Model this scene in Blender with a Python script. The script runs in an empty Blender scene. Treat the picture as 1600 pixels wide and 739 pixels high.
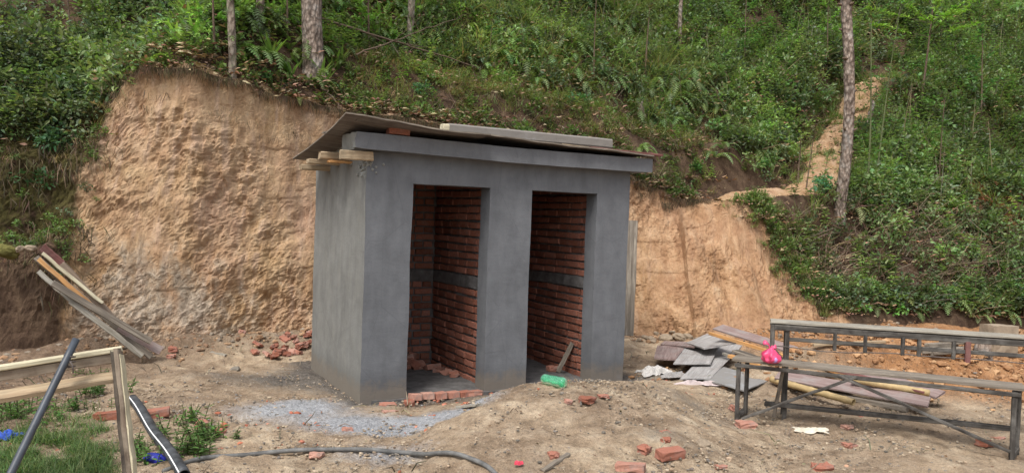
import bpy, bmesh, math, random
import numpy as np
from mathutils import Vector, Matrix, Euler

# ------------------------------------------------------------------ camera, sky, sun, exposure
SC = bpy.context.scene
COL = SC.collection
F_PX, PITCH, ROLL, CAM_H = 1230.3, -.0223, .0332, 1.72
CAM = np.array([0., 0., CAM_H])
cp, sp, cr, sr = math.cos(PITCH), math.sin(PITCH), math.cos(ROLL), math.sin(ROLL)
FWD = np.array([0, cp, sp]); U0 = np.array([0, -sp, cp]); R0 = np.array([1., 0, 0])
CAM_R = cr * R0 + sr * U0
CAM_U = -sr * R0 + cr * U0
cam_d = bpy.data.cameras.new("camera")
cam_o = bpy.data.objects.new("camera", cam_d)
COL.objects.link(cam_o)
m = Matrix((tuple(CAM_R) + (0,), tuple(CAM_U) + (0,), tuple(-FWD) + (0,), (0, 0, 0, 1))).transposed()
m.translation = Vector(CAM)
cam_o.matrix_world = m
cam_d.sensor_width = 36
cam_d.lens = 36 * F_PX / 1600
cam_d.clip_start = .05
cam_d.clip_end = 500
SC.camera = cam_o

SUN_EL, SUN_AZ = math.radians(58), math.radians(205)      # azimuth clockwise from +Y
w = bpy.data.worlds.new("World"); SC.world = w; w.use_nodes = True
nt = w.node_tree
bg = nt.nodes["Background"]
sky = nt.nodes.new("ShaderNodeTexSky"); sky.sky_type = 'NISHITA'; sky.sun_disc = False
sky.sun_elevation = SUN_EL; sky.sun_rotation = SUN_AZ
sky.air_density = 1.0; sky.dust_density = 4.0; sky.ozone_density = 1.0
hs = nt.nodes.new("ShaderNodeHueSaturation"); hs.inputs["Saturation"].default_value = .42
nt.links.new(sky.outputs[0], hs.inputs["Color"]); nt.links.new(hs.outputs[0], bg.inputs[0])
bg.inputs[1].default_value = .135
sd = bpy.data.lights.new("sun", 'SUN'); sd.energy = 1.5; sd.angle = math.radians(18); sd.color = (1, .96, .9)
so = bpy.data.objects.new("sun", sd); COL.objects.link(so)
sdir = Vector((math.sin(SUN_AZ) * math.cos(SUN_EL), math.cos(SUN_AZ) * math.cos(SUN_EL), math.sin(SUN_EL)))
so.rotation_euler = sdir.to_track_quat('Z', 'Y').to_euler()
SC.view_settings.view_transform = 'Standard'; SC.view_settings.look = 'None'
SC.view_settings.gamma = 1; SC.view_settings.exposure = 0.72
SC.render.engine = 'CYCLES'

rng = np.random.default_rng(7)
random.seed(7)

# ------------------------------------------------------------------ pixel rays (only used to find real places)
def ray(px, py):
    dx, dy = px - 800, py - 369.5
    r = FWD * F_PX + CAM_R * dx - CAM_U * dy
    return r / r[1]
def onz(px, py, z):
    r = ray(px, py); return CAM + r * (z - CAM_H) / r[2]
def ony(px, py, y):
    return CAM + ray(px, py) * y
def topix(P):
    q = np.asarray(P, float) - CAM
    d = q @ FWD
    return np.stack([800 + F_PX * (q @ CAM_R) / d, 369.5 - F_PX * (q @ CAM_U) / d], -1)

# ------------------------------------------------------------------ numpy noise
def _h(ix, iy, iz):
    n = (ix * 374761393 + iy * 668265263 + iz * 2147483647 + 974634777) & 0xffffffff
    n = ((n ^ (n >> 13)) * 1274126177) & 0xffffffff
    n = ((n ^ (n >> 16)) * 2246822519) & 0xffffffff
    return ((n ^ (n >> 15)) & 0xffffff) / float(0xffffff)
def vn(x, y, z=0.):
    x, y, z = np.broadcast_arrays(np.asarray(x, float), np.asarray(y, float), np.asarray(z, float))
    ix, iy, iz = [np.floor(a).astype(np.int64) for a in (x, y, z)]
    fx, fy, fz = x - ix, y - iy, z - iz
    fx, fy, fz = [a * a * a * (a * (a * 6 - 15) + 10) for a in (fx, fy, fz)]
    r = 0
    for a in (0, 1):
        for b in (0, 1):
            for c in (0, 1):
                r = r + _h(ix + a, iy + b, iz + c) * (fx if a else 1 - fx) * (fy if b else 1 - fy) * (fz if c else 1 - fz)
    return r * 2 - 1
def fbm(x, y, z=0., o=4, g=.5):
    s, a, f = 0, 1., 1.
    for i in range(o):
        s = s + a * vn(x * f + 17.3 * i, y * f + 5.1 * i, np.asarray(z) * f + 9.7 * i); a *= g; f *= 2.03
    return s
def billow(x, y, z=0., o=4, g=.5):
    s, a, f = 0, 1., 1.
    for i in range(o):
        s = s + a * (1 - 2 * np.abs(vn(x * f + 31.3 * i, y * f + 2.1 * i, np.asarray(z) * f + 4.7 * i))); a *= g; f *= 2.07
    return s
def sstep(a, b, x):
    t = np.clip((np.asarray(x, float) - a) / (b - a), 0, 1); return t * t * (3 - 2 * t)

# ------------------------------------------------------------------ terrain functions
TX = [-30, -12, -8, -6, -5.5, -5.0, -4.6, -4.0, -2.6, 0, 1.75, 2.7, 3.6, 4.6, 5.6, 8.3, 14, 40]
YF = [2, 5.6, 7.5, 8.1, 8.3, 8.5, 8.85, 9.1, 10.2, 11.0, 11.45, 10.95, 10.95, 11.6, 12.0, 12.6, 14, 20]
YC = [3, 6.6, 8.5, 9.3, 9.5, 9.6, 9.5, 9.7, 10.85, 11.7, 12.15, 12.5, 12.9, 13.6, 13.9, 14.4, 15.8, 22]
ZC = [2.4, 2.4, 2.5, 2.6, 2.65, 2.9, 3.42, 3.45, 3.2, 2.85, 2.45, 2.15, 2.12, 2.2, 2.2, 2.2, 2.3, 2.3]
ZF = [.3, .2, .15, .1, .1, .1, .1, .1, .1, .1, .1, .12, .2, .3, .35, .35, .4, .5]
def interp_s(x, xs, ys):
    return (np.interp(np.asarray(x) - .12, xs, ys) + np.interp(x, xs, ys) + np.interp(np.asarray(x) + .12, xs, ys)) / 3
def yf(x): return interp_s(x, TX, YF)
def yc(x): return interp_s(x, TX, YC) + .06 * vn(np.asarray(x) * 1.3, 3.3)
def zc(x): return interp_s(x, TX, ZC) + .05 * vn(np.asarray(x) * 1.9, 8.3) + .03 * vn(np.asarray(x) * 6, 1.3)
def zf(x): return interp_s(x, TX, ZF)

cx, cy, YAW = -1.335, 7.16, .5026
BD = np.array([math.cos(YAW), math.sin(YAW), 0]); BN = np.array([-math.sin(YAW), math.cos(YAW), 0]); BO = np.array([cx, cy, 0])
BW, BDEP = 2.967, 1.744
def buv(x, y):
    return (x - cx) * BD[0] + (y - cy) * BD[1], (x - cx) * BN[0] + (y - cy) * BN[1]

def G(x, y):
    x = np.asarray(x, float); y = np.asarray(y, float)
    z = .035 * fbm(x * .9, y * .9, 2., 3) - .02
    ym = 6.72 + .33 * x
    a = sstep(-.85, .2, x) * (1 - .97 * sstep(1.25, 2.05, x))
    dy = y - ym
    prof = np.where(dy > 0, np.exp(-(dy / .34) ** 2), .35 * np.exp(-(dy / .9) ** 2) + .65 * np.exp(-(dy / 2.0) ** 2))
    z = z + .305 * a * prof * (1 + .12 * vn(x * 1.7, y * 1.7, 5))
    b = np.exp(-((x - 5.1) / 2.2) ** 4) * np.exp(-((y - 8.9 - .1 * (x - 5)) / .42) ** 2)
    z = z + .42 * b * (1 + .35 * fbm(x * 2.5, y * 2.5, 1, 3))
    z = z + .18 * sstep(2.5, 4.5, x) * sstep(7.6, 9.4, y)
    df = yf(x) - y
    z = z + .17 * np.exp(-np.clip(df, 0, 9) / .35) * (1 + .5 * vn(x * 2.1, y * 2.1))
    u, v = buv(x, y)
    near = np.exp(-np.clip(-u, 0, 9) / .25) * sstep(-.5, .2, v) * (1 - sstep(1.6, 2.2, v)) * (u < .1)
    z = z + .05 * near
    inside = (sstep(-.25, -.02, u)) * (1 - sstep(BW - .02, BW + .25, u)) * sstep(-.32, -.05, v) * (1 - sstep(BDEP, BDEP + .3, v))
    z = z * (1 - inside) + (-.02) * inside
    return z
def hill_k(x): return np.interp(x, [-8, -3, 2, 4, 7, 20], [.72, .70, .66, .74, .86, .9])
def hillz(x, s):
    x = np.asarray(x, float); s = np.asarray(s, float)
    ter = .26 * np.sin(s * 2.3 + 1.5 * vn(x * .4, 2.2)) * sstep(.3, 1.2, s)
    return zc(x) + hill_k(x) * s * (1 - .25 * np.exp(-s / .8)) + ter + .16 * fbm(x * .8, s * .8, 4, 4) * sstep(0, .6, s)
def T(x, y):
    x = np.asarray(x, float); y = np.asarray(y, float)
    a, b = yf(x), yc(x)
    t = np.clip((y - a) / (b - a), 0, 1)
    face = zf(x) + (zc(x) - zf(x)) * faceprof(x, t)
    return np.where(y < a, G(x, y), np.where(y < b, face, hillz(x, np.clip(y - b, 0, 60))))
def faceprof(x, t):
    lin = .92 * t + .08 * t * t
    sh = np.interp(t, [0, .12, .2, .55, .75, 1], [0, .36, .43, .47, .85, 1])
    wl = 1 - sstep(-5.15, -4.8, x)
    return lin * (1 - wl) + sh * wl
def hit(px, py, y0=3., y1=30.):
    r = ray(px, py); ys = np.linspace(y0, y1, 4000)
    P = CAM + r * ys[:, None]
    k = np.argmax(P[:, 2] < T(P[:, 0], P[:, 1]))
    return P[k]

# ------------------------------------------------------------------ object helpers
def link(o): COL.objects.link(o); return o
def tag(o, label=None, cat=None, group=None, kind=None):
    if label: o["label"] = label
    if cat: o["category"] = cat
    if group: o["group"] = group
    if kind: o["kind"] = kind
    return o
def thing(name, loc, label, cat, group=None):
    o = bpy.data.objects.new(name, None); o.location = tuple(float(a) for a in loc); o.empty_display_size = .1
    link(o); return tag(o, label, cat, group)
def root_loc(o):
    v = Vector((0, 0, 0))
    while o is not None:
        v = v + o.location; o = o.parent
    return np.array(v)
def npmesh(name, V, Fq, mat, parent=None, smooth=False, col=None, attrs=None):
    """V Nx3 world coordinates, Fq Mx4 (or Mx3) index array"""
    V = np.asarray(V, np.float64)
    if parent is not None: V = V - root_loc(parent)
    Fq = np.asarray(Fq, np.int64); k = Fq.shape[1]
    me = bpy.data.meshes.new(name)
    me.vertices.add(len(V)); me.vertices.foreach_set("co", V.astype(np.float32).ravel())
    me.loops.add(Fq.size); me.loops.foreach_set("vertex_index", Fq.astype(np.int32).ravel())
    me.polygons.add(len(Fq)); me.polygons.foreach_set("loop_start", np.arange(0, Fq.size, k, dtype=np.int32))
    me.polygons.foreach_set("use_smooth", np.full(len(Fq), bool(smooth)))
    me.update(calc_edges=True)
    for nm, c in ((("col", col),) if col is not None else ()) + tuple((attrs or {}).items()):
        at = me.color_attributes.new(nm, 'FLOAT_COLOR', 'POINT')
        c = np.asarray(c, np.float32)
        if c.shape[1] == 3: c = np.concatenate([c, np.ones((len(c), 1), np.float32)], 1)
        at.data.foreach_set("color", c.ravel())
    if mat: me.materials.append(mat)
    o = bpy.data.objects.new(name, me); link(o)
    if parent is not None: o.parent = parent
    return o
def bmobj(name, bm, mat, parent=None, smooth=False):
    me = bpy.data.meshes.new(name)
    if parent is not None:
        bmesh.ops.translate(bm, verts=bm.verts, vec=-Vector(root_loc(parent)))
    bmesh.ops.recalc_face_normals(bm, faces=bm.faces)
    for f in bm.faces: f.smooth = smooth
    bm.to_mesh(me); bm.free()
    if mat: me.materials.append(mat)
    o = bpy.data.objects.new(name, me); link(o)
    if parent is not None: o.parent = parent
    return o
def poly_prism(bm, pts, offset):
    """closed prism from a list of 3-D points (flat polygon) extruded by offset"""
    a = [bm.verts.new(Vector(p)) for p in pts]
    b = [bm.verts.new(Vector(p) + Vector(offset)) for p in pts]
    bm.faces.new(a); bm.faces.new(b[::-1]); n = len(pts)
    for i in range(n): bm.faces.new([a[i], b[i], b[(i + 1) % n], a[(i + 1) % n]])
def box_bm(bm, c, ax, ay, az):
    """box with centre c and half-axis vectors"""
    vs = []
    for i in (-1, 1):
        for j in (-1, 1):
            for k in (-1, 1):
                vs.append(bm.verts.new(Vector(c) + Vector(ax) * i + Vector(ay) * j + Vector(az) * k))
    for f in ((0, 1, 3, 2), (4, 6, 7, 5), (0, 4, 5, 1), (2, 3, 7, 6), (0, 2, 6, 4), (1, 5, 7, 3)):
        bm.faces.new([vs[i] for i in f])
def plank_bm(p0, p1, wdt, thk, up=(0, 0, 1), seg=8, jit=.004, bend=0., seed=0, bev=.15):
    """a sawn board: bevelled cross-section swept along p0-p1; width is across, thickness along 'up'"""
    r = random.Random(seed * 7919 + 13)
    p0, p1, up = Vector(p0), Vector(p1), Vector(up)
    d = (p1 - p0); L = d.length; d.normalize()
    side = d.cross(up).normalized(); n = side.cross(d).normalized()
    b = min(thk, wdt) * bev
    cs = [(-wdt / 2 + b, -thk / 2), (wdt / 2 - b, -thk / 2), (wdt / 2, -thk / 2 + b), (wdt / 2, thk / 2 - b), (wdt / 2 - b, thk / 2), (-wdt / 2 + b, thk / 2), (-wdt / 2, thk / 2 - b), (-wdt / 2, -thk / 2 + b)]
    bm = bmesh.new(); rings = []
    tw = r.uniform(-.02, .02)
    for i in range(seg + 1):
        t = i / seg
        c = p0 + d * (L * t) + n * (bend * math.sin(math.pi * t)) + side * (r.uniform(-jit, jit))
        ws = 1 + r.uniform(-jit, jit) * 4 / max(wdt / .1, .3)
        a = tw * (t - .5)
        ring = []
        for (x, y) in cs:
            x2, y2 = x * ws + r.uniform(-jit, jit) * .3, y + r.uniform(-jit, jit) * .3
            ee = r.uniform(-.006, .006) if i in (0, seg) else 0
            ring.append(bm.verts.new(c + d * ee + side * (x2 * math.cos(a) - y2 * math.sin(a)) + n * (x2 * math.sin(a) + y2 * math.cos(a))))
        rings.append(ring)
    for i in range(seg):
        for k in range(8):
            bm.faces.new([rings[i][k], rings[i][(k + 1) % 8], rings[i + 1][(k + 1) % 8], rings[i + 1][k]])
    bm.faces.new(rings[0][::-1]); bm.faces.new(rings[-1])
    return bm
def tube(path, rad, n=8, closed_ends=True, jit=0, seed=0):
    """tube mesh along a list of points; rad scalar or list. Returns V, F(quads)"""
    r = np.random.default_rng(seed)
    P = np.array(path, float); m_ = len(P)
    R = np.broadcast_to(np.asarray(rad, float), (m_,)) if np.ndim(rad) else np.full(m_, float(rad))
    Tn = np.gradient(P, axis=0); Tn /= np.linalg.norm(Tn, axis=1)[:, None] + 1e-9
    ref = np.array([0, 0, 1.]) if abs(Tn[0][2]) < .9 else np.array([1., 0, 0])
    V = []
    for i in range(m_):
        a = np.cross(Tn[i], ref); a /= np.linalg.norm(a) + 1e-9; b = np.cross(a, Tn[i]); ref = b if i else b
        ang = np.arange(n) * 2 * np.pi / n
        rr = R[i] * (1 + jit * r.uniform(-1, 1, n))
        V.append(P[i] + (np.cos(ang) * rr)[:, None] * a + (np.sin(ang) * rr)[:, None] * b)
    V = np.concatenate(V)
    F = []
    for i in range(m_ - 1):
        for k in range(n):
            F.append((i * n + k, i * n + (k + 1) % n, (i + 1) * n + (k + 1) % n, (i + 1) * n + k))
    if closed_ends:
        c0, c1 = len(V), len(V) + 1
        V = np.concatenate([V, P[:1], P[-1:]])
        for k in range(n):
            F.append((c0, c0, (k + 1) % n, k)); F.append((c1, c1, (m_ - 1) * n + k, (m_ - 1) * n + (k + 1) % n))
    return V, F
def tube_obj(name, path, rad, mat, parent=None, n=8, jit=0, seed=0, smooth=True, hollow=False):
    V, F = tube(path, rad, n, not hollow, jit, seed)
    bm = bmesh.new(); vs = [bm.verts.new(v) for v in V]
    for f in F:
        ff = []; [ff.append(i) for i in f if i not in ff]
        bm.faces.new([vs[i] for i in ff])
    if hollow:
        R = float(np.min(rad)) * .86
        V2, F2 = tube(path, R, n, False)
        vs2 = [bm.verts.new(v) for v in V2]
        for f in F2: bm.faces.new([vs2[i] for i in f][::-1])
        k0 = len(V) - n
        for st in (0, k0):
            for k in range(n): bm.faces.new([vs[st + k], vs[st + (k + 1) % n], vs2[st + (k + 1) % n], vs2[st + k]])
    return bmobj(name, bm, mat, parent, smooth)

# ------------------------------------------------------------------ materials
class NB:
    def __init__(s, name):
        s.m = bpy.data.materials.new(name); s.m.use_nodes = True; s.t = s.m.node_tree
        s.b = s.t.nodes["Principled BSDF"]; s.tc = s.t.nodes.new("ShaderNodeTexCoord")
        s.src = s.tc.outputs["Object"]
    def L(s, a, b): s.t.links.new(a, b)
    def node(s, k, **kw):
        n = s.t.nodes.new(k)
        for a, b in kw.items(): setattr(n, a, b)
        return n
    def mapv(s, scale=(1, 1, 1), rot=(0, 0, 0), src=None):
        n = s.node("ShaderNodeMapping"); n.inputs["Scale"].default_value = scale; n.inputs["Rotation"].default_value = rot
        s.L(src or s.src, n.inputs["Vector"]); return n.outputs[0]
    def noise(s, scale, det=5, rough=.55, vec=None, dist=0.):
        n = s.node("ShaderNodeTexNoise"); n.inputs["Scale"].default_value = scale; n.inputs["Detail"].default_value = det
        n.inputs["Roughness"].default_value = rough; n.inputs["Distortion"].default_value = dist
        s.L(vec or s.src, n.inputs["Vector"]); return n.outputs["Fac"]
    def vor(s, scale, vec=None, feat='F1', out="Distance"):
        n = s.node("ShaderNodeTexVoronoi", feature=feat); n.inputs["Scale"].default_value = scale
        s.L(vec or s.src, n.inputs["Vector"]); return n.outputs[out]
    def ramp(s, fac, stops):
        n = s.node("ShaderNodeValToRGB"); e = n.color_ramp.elements
        while len(e) < len(stops): e.new(.5)
        for i, (p, c) in enumerate(stops):
            e[i].position = p; e[i].color = (tuple(c) + (1,)) if not np.isscalar(c) else (c, c, c, 1)
        s.L(fac, n.inputs[0]); return n.outputs[0]
    def mix(s, fac, a, b, mode='MIX'):
        n = s.node("ShaderNodeMix", data_type='RGBA', blend_type=mode)
        for sock, v in ((n.inputs[0], fac), (n.inputs[6], a), (n.inputs[7], b)):
            if hasattr(v, "links") or hasattr(v, "is_linked"): s.L(v, sock)
            elif np.isscalar(v): sock.default_value = v
            else: sock.default_value = tuple(v) + (1,)
        return n.outputs[2]
    def math(s, op, a, b=0.):
        n = s.node("ShaderNodeMath", operation=op)
        for sock, v in ((n.inputs[0], a), (n.inputs[1], b)):
            if hasattr(v, "is_linked"): s.L(v, sock)
            else: sock.default_value = v
        return n.outputs[0]
    def attr(s, nm):
        n = s.node("ShaderNodeAttribute"); n.attribute_name = nm; return n
    def sep(s, c):
        n = s.node("ShaderNodeSeparateColor"); s.L(c, n.inputs[0]); return n.outputs
    def bump(s, h, strength=.5, dist=.01):
        n = s.node("ShaderNodeBump"); n.inputs["Strength"].default_value = strength; n.inputs["Distance"].default_value = dist
        s.L(h, n.inputs["Height"])
        if s.b.inputs["Normal"].is_linked: s.L(s.b.inputs["Normal"].links[0].from_socket, n.inputs["Normal"])
        s.L(n.outputs[0], s.b.inputs["Normal"])
    def done(s, color=None, rough=.9, spec=.2, metal=0):
        if color is not None:
            if hasattr(color, "is_linked"): s.L(color, s.b.inputs["Base Color"])
            else: s.b.inputs["Base Color"].default_value = tuple(color) + (1,)
        if hasattr(rough, "is_linked"): s.L(rough, s.b.inputs["Roughness"])
        else: s.b.inputs["Roughness"].default_value = rough
        s.b.inputs["Specular IOR Level"].default_value = spec; s.b.inputs["Metallic"].default_value = metal
        return s.m

def m_ground():
    n = NB("soil_ground"); mk = n.sep(n.attr("mask").outputs["Color"])
    big = n.noise(.9, 6, .6); mid = n.noise(5, 6, .65); fine = n.noise(38, 5, .7); vf = n.noise(140, 3, .7)
    sand = n.ramp(mid, [(.28, (.21, .155, .105)), (.45, (.365, .275, .185)), (.6, (.49, .39, .275)), (.78, (.6, .505, .375))])
    brown = n.ramp(mid, [(.3, (.085, .055, .038)), (.5, (.16, .105, .07)), (.7, (.24, .165, .11))])
    c = n.mix(n.ramp(big, [(.42, 0.), (.62, 1.)]), sand, n.mix(.55, sand, brown))
    orange = n.ramp(mid, [(.3, (.22, .105, .045)), (.5, (.36, .185, .085)), (.7, (.46, .27, .14))])
    fineg = n.math('ADD', n.math('MULTIPLY', fine, .5), n.math('MULTIPLY', mid, .5))
    def msk(ch, lo=.42, hi=.58):
        v = n.math('ADD', mk[ch], n.math('MULTIPLY', n.math('SUBTRACT', fineg, .5), 1.1))
        return n.ramp(v, [(lo, 0.), (hi, 1.)])
    c = n.mix(msk(1, .3, .75), c, orange)
    c = n.mix(n.math('MULTIPLY', msk(2, .25, .8), .85), c, brown)
    cem = n.ramp(fine, [(.3, (.25, .265, .285)), (.5, (.33, .35, .375)), (.72, (.39, .41, .44))])
    c = n.mix(n.math('MULTIPLY', msk(0, .3, .85), .88), c, cem)
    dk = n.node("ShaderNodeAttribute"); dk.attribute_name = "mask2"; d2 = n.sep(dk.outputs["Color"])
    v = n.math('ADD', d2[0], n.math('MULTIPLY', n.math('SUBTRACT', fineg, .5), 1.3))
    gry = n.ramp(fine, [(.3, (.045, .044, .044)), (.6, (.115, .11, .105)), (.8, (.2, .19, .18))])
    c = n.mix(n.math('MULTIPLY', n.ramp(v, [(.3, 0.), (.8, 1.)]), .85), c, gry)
    c = n.mix(n.ramp(n.noise(3.2, 10, .8), [(.5, 0.), (.7, .32)]), c, gry)
    c = n.mix(n.ramp(n.noise(26, 6, .8), [(.53, 0.), (.68, .5)]), c, gry)
    c = n.mix(n.ramp(n.noise(31, 5, .8, n.mapv((1, 1, 1), (1, .5, 0))), [(.6, 0.), (.68, .5)]), c, (.5, .45, .38))
    c = n.mix(.75, c, n.ramp(vf, [(.3, .45), (.5, 1.), (.7, 1.35)]), 'MULTIPLY')
    c = n.mix(.5, c, n.ramp(fine, [(.3, .5), (.5, 1.), (.7, 1.2)]), 'MULTIPLY')
    cr_ = n.vor(9, n.mapv((1, 1, 1)), 'F1')
    n.bump(mid, .8, .045); n.bump(fine, .9, .02); n.bump(vf, .8, .006); n.bump(cr_, .25, .01)
    return n.done(c, .95, .12)
def m_hill():
    n = NB("cut_earth"); mk = n.sep(n.attr("mask").outputs["Color"])
    big = n.noise(1.1, 6, .6); mid = n.noise(4.5, 7, .65, n.mapv((1.25, 1, .75))); fine = n.noise(22, 6, .7); vf = n.noise(90, 4, .7)
    c = n.ramp(mid, [(.25, (.26, .155, .092)), (.42, (.39, .255, .155)), (.58, (.475, .335, .215)), (.78, (.56, .425, .29))])
    yel = n.ramp(mid, [(.3, (.27, .175, .08)), (.55, (.43, .3, .165)), (.8, (.53, .4, .25))])
    c = n.mix(n.ramp(big, [(.42, 0.), (.66, .8)]), c, yel)
    pink = (.42, .265, .2)
    c = n.mix(n.ramp(n.noise(1.7, 5, .6, n.mapv((1, 1, .5))), [(.5, 0.), (.7, .5)]), c, pink)
    # the digging tool left smoother pale smears
    sm = n.noise(3.0, 4, .55, n.mapv((3.2, 1, .38), (0, .12, 0)))
    c = n.mix(n.ramp(sm, [(.54, 0.), (.66, .6)]), c, (.5, .36, .265))
    soil = n.ramp(mid, [(.3, (.045, .028, .02)), (.5, (.085, .055, .037)), (.7, (.14, .095, .062))])
    moss = n.ramp(fine, [(.3, (.035, .035, .012)), (.55, (.085, .08, .024)), (.8, (.13, .12, .04))])
    stone = n.ramp(fine, [(.3, (.15, .13, .105)), (.5, (.32, .285, .235)), (.72, (.46, .42, .36))])
    def msk(ch, amp=1.3, lo=.35, hi=.7):
        v = n.math('ADD', mk[ch], n.math('MULTIPLY', n.math('SUBTRACT', mid, .5), amp)); return n.ramp(v, [(lo, 0.), (hi, 1.)])
    a2 = n.sep(n.attr("mask2").outputs["Color"])
    org = n.ramp(mid, [(.25, (.23, .12, .06)), (.45, (.36, .205, .11)), (.6, (.46, .29, .165)), (.8, (.55, .38, .24))])
    clod = n.ramp(n.noise(2.4, 7, .7, n.mapv((1.6, 1, .55), (0, .3, 0))), [(.42, 0.), (.62, .75)])
    c = n.mix(a2[1], c, n.mix(n.math('MULTIPLY', clod, .8), org, (.25, .14, .08)))
    c = n.mix(n.math('MULTIPLY', msk(1, 2.8, .35, 1.), .7), c, stone)
    c = n.mix(msk(0), c, soil)
    a2 = n.sep(n.attr("mask2").outputs["Color"])
    v = n.math('ADD', a2[0], n.math('MULTIPLY', n.math('SUBTRACT', mid, .5), 2.0))
    c = n.mix(n.math('MULTIPLY', n.ramp(v, [(.45, 0.), (.75, 1.)]), .75), c, moss)
    c = n.mix(msk(2, 1.0, .4, .6), c, soil)
    c = n.mix(.45, c, n.ramp(vf, [(.3, .55), (.5, 1.), (.75, 1.2)]), 'MULTIPLY')
    c = n.mix(.45, c, n.ramp(fine, [(.3, .5), (.48, 1.), (.7, 1.15)]), 'MULTIPLY')
    n.bump(mid, .6, .05); n.bump(fine, .8, .025); n.bump(vf, .8, .007)
    return n.done(c, .95, .1)
def m_plaster(name="cement_plaster", base=(.140, .147, .158), streak=False):
    n = NB(name)
    big = n.noise(1.5, 6, .6); mid = n.noise(7, 5, .6); st = n.noise(3.5, 6, .65, n.mapv((2.2, 2.2, .45))); fine = n.noise(160, 3, .7)
    hi = tuple(a * 1.32 for a in base); lo = tuple(a * .68 for a in base)
    c = n.ramp(big, [(.25, tuple(a * .86 for a in base)), (.5, base), (.75, tuple(a * 1.14 for a in base))])
    c = n.mix(.28, c, n.ramp(st, [(.35, lo), (.5, base), (.66, hi)]))
    if streak:
        c = n.mix(n.ramp(n.noise(5, 5, .6, n.mapv((1.2, 1.2, .4))), [(.48, 0.), (.8, .4)]), c, tuple(a * k for a, k in zip(base, (1.5, 1.46, 1.34))))
        g = n.node("ShaderNodeSeparateXYZ"); n.L(n.src, g.inputs[0])
    c = n.mix(.3, c, n.ramp(mid, [(.35, .72), (.5, 1.), (.68, 1.25)]), 'MULTIPLY')
    c = n.mix(.35, c, n.ramp(fine, [(.3, .7), (.6, 1.1)]), 'MULTIPLY')
    # damp splash band low down, with a ragged top
    xyz = n.node("ShaderNodeSeparateXYZ"); n.L(n.src, xyz.inputs[0])
    low = n.math('SUBTRACT', n.math('ADD', .12, n.math('MULTIPLY', mid, .25)), xyz.outputs[2])
    c = n.mix(n.ramp(n.math('ADD', low, .5), [(.46, 0.), (.6, .55)]), c, tuple(a * .6 for a in base))
    c = n.mix(n.ramp(n.math('ADD', n.math('ADD', low, .36), n.math('MULTIPLY', n.noise(14, 4, .7), .1)), [(.44, 0.), (.56, .6)]), c, (.2, .165, .125))
    ck = n.vor(1.5, n.mapv((1.3, 1.3, .8), src=n.src), 'DISTANCE_TO_EDGE'); c = n.mix(n.ramp(ck, [(.0, .3), (.006, 0.)]), c, tuple(a * .5 for a in base))
    stn = n.noise(2.3, 6, .7); c = n.mix(n.ramp(stn, [(.56, 0.), (.62, .22), (.7, 0.)]), c, hi)
    tr = n.noise(9, 4, .6, n.mapv((1, 1, 2.2), (0, .5, .3)), .6)
    n.bump(tr, .25, .012); n.bump(mid, .2, .01); n.bump(fine, .3, .0012)
    return n.done(c, n.ramp(big, [(.3, .7), (.7, .92)]), .25)
def m_brick(name="fired_brick", cols=((.16, .042, .022), (.27, .075, .038), (.38, .13, .07)), dust=.35):
    n = NB(name)
    oi = n.node("ShaderNodeObjectInfo"); fine = n.noise(60, 4, .65); mid = n.noise(14, 4, .6)
    c = n.ramp(oi.outputs["Random"], [(0, cols[0]), (.5, cols[1]), (1, cols[2])])
    c = n.mix(.45, c, n.ramp(fine, [(.3, .5), (.5, 1.), (.75, 1.3)]), 'MULTIPLY')
    c = n.mix(n.ramp(mid, [(.5, 0.), (.72, dust)]), c, (.2, .18, .165))
    n.bump(fine, .6, .004); n.bump(mid, .4, .006)
    return n.done(c, .92, .15)
def m_mortar():
    n = NB("dark_mortar"); fine = n.noise(45, 5, .7); mid = n.noise(9, 5, .6)
    c = n.ramp(mid, [(.3, (.08, .075, .072)), (.55, (.14, .135, .132)), (.75, (.21, .205, .2))])
    n.bump(fine, .9, .008); n.bump(mid, .5, .012)
    return n.done(c, .95, .15)
def m_wood(name, c0, c1, c2, ring=18, dirt=.4, dirtc=(.12, .105, .09), rough=.8, axis='X'):
    n = NB(name); oi = n.node("ShaderNodeObjectInfo")
    off = n.node("ShaderNodeVectorMath", operation='ADD'); n.L(n.tc.outputs["UV"], off.inputs[0])
    cmb = n.node("ShaderNodeCombineXYZ"); n.L(oi.outputs["Random"], cmb.inputs[0]); n.L(oi.outputs["Random"], cmb.inputs[1]); n.L(n.math('MULTIPLY', oi.outputs["Random"], 37.), cmb.inputs[2])
    n.L(cmb.outputs[0], off.inputs[1])
    v = n.mapv((1.2, 22, 22), src=off.outputs[0])
    g = n.noise(1.6, 6, .65, v, .6); fine = n.noise(5, 4, .7, v); spot = n.noise(6, 5, .65)
    c = n.ramp(g, [(.3, c0), (.5, c1), (.7, c2)])
    c = n.mix(.5, c, n.ramp(fine, [(.32, .45), (.5, 1.), (.7, 1.2)]), 'MULTIPLY')
    c = n.mix(n.ramp(spot, [(.46, 0.), (.68, dirt)]), c, dirtc)
    n.bump(g, .5, .006); n.bump(fine, .6, .003); n.bump(spot, .2, .004)
    return n.done(c, rough, .2)
def m_leaf(name, rough=.5, trans=.35):
    n = NB(name); a = n.attr("col")
    n.done(a.outputs["Color"], rough, .25)
    tr = n.node("ShaderNodeBsdfTranslucent")
    cc = n.mix(1., a.outputs["Color"], (1.15, 1.25, .55), 'MULTIPLY'); n.L(cc, tr.inputs[0])
    mx = n.node("ShaderNodeMixShader"); mx.inputs[0].default_value = trans
    n.L(n.b.outputs[0], mx.inputs[1]); n.L(tr.outputs[0], mx.inputs[2])
    n.L(mx.outputs[0], n.t.nodes["Material Output"].inputs[0]); return n.m
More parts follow.
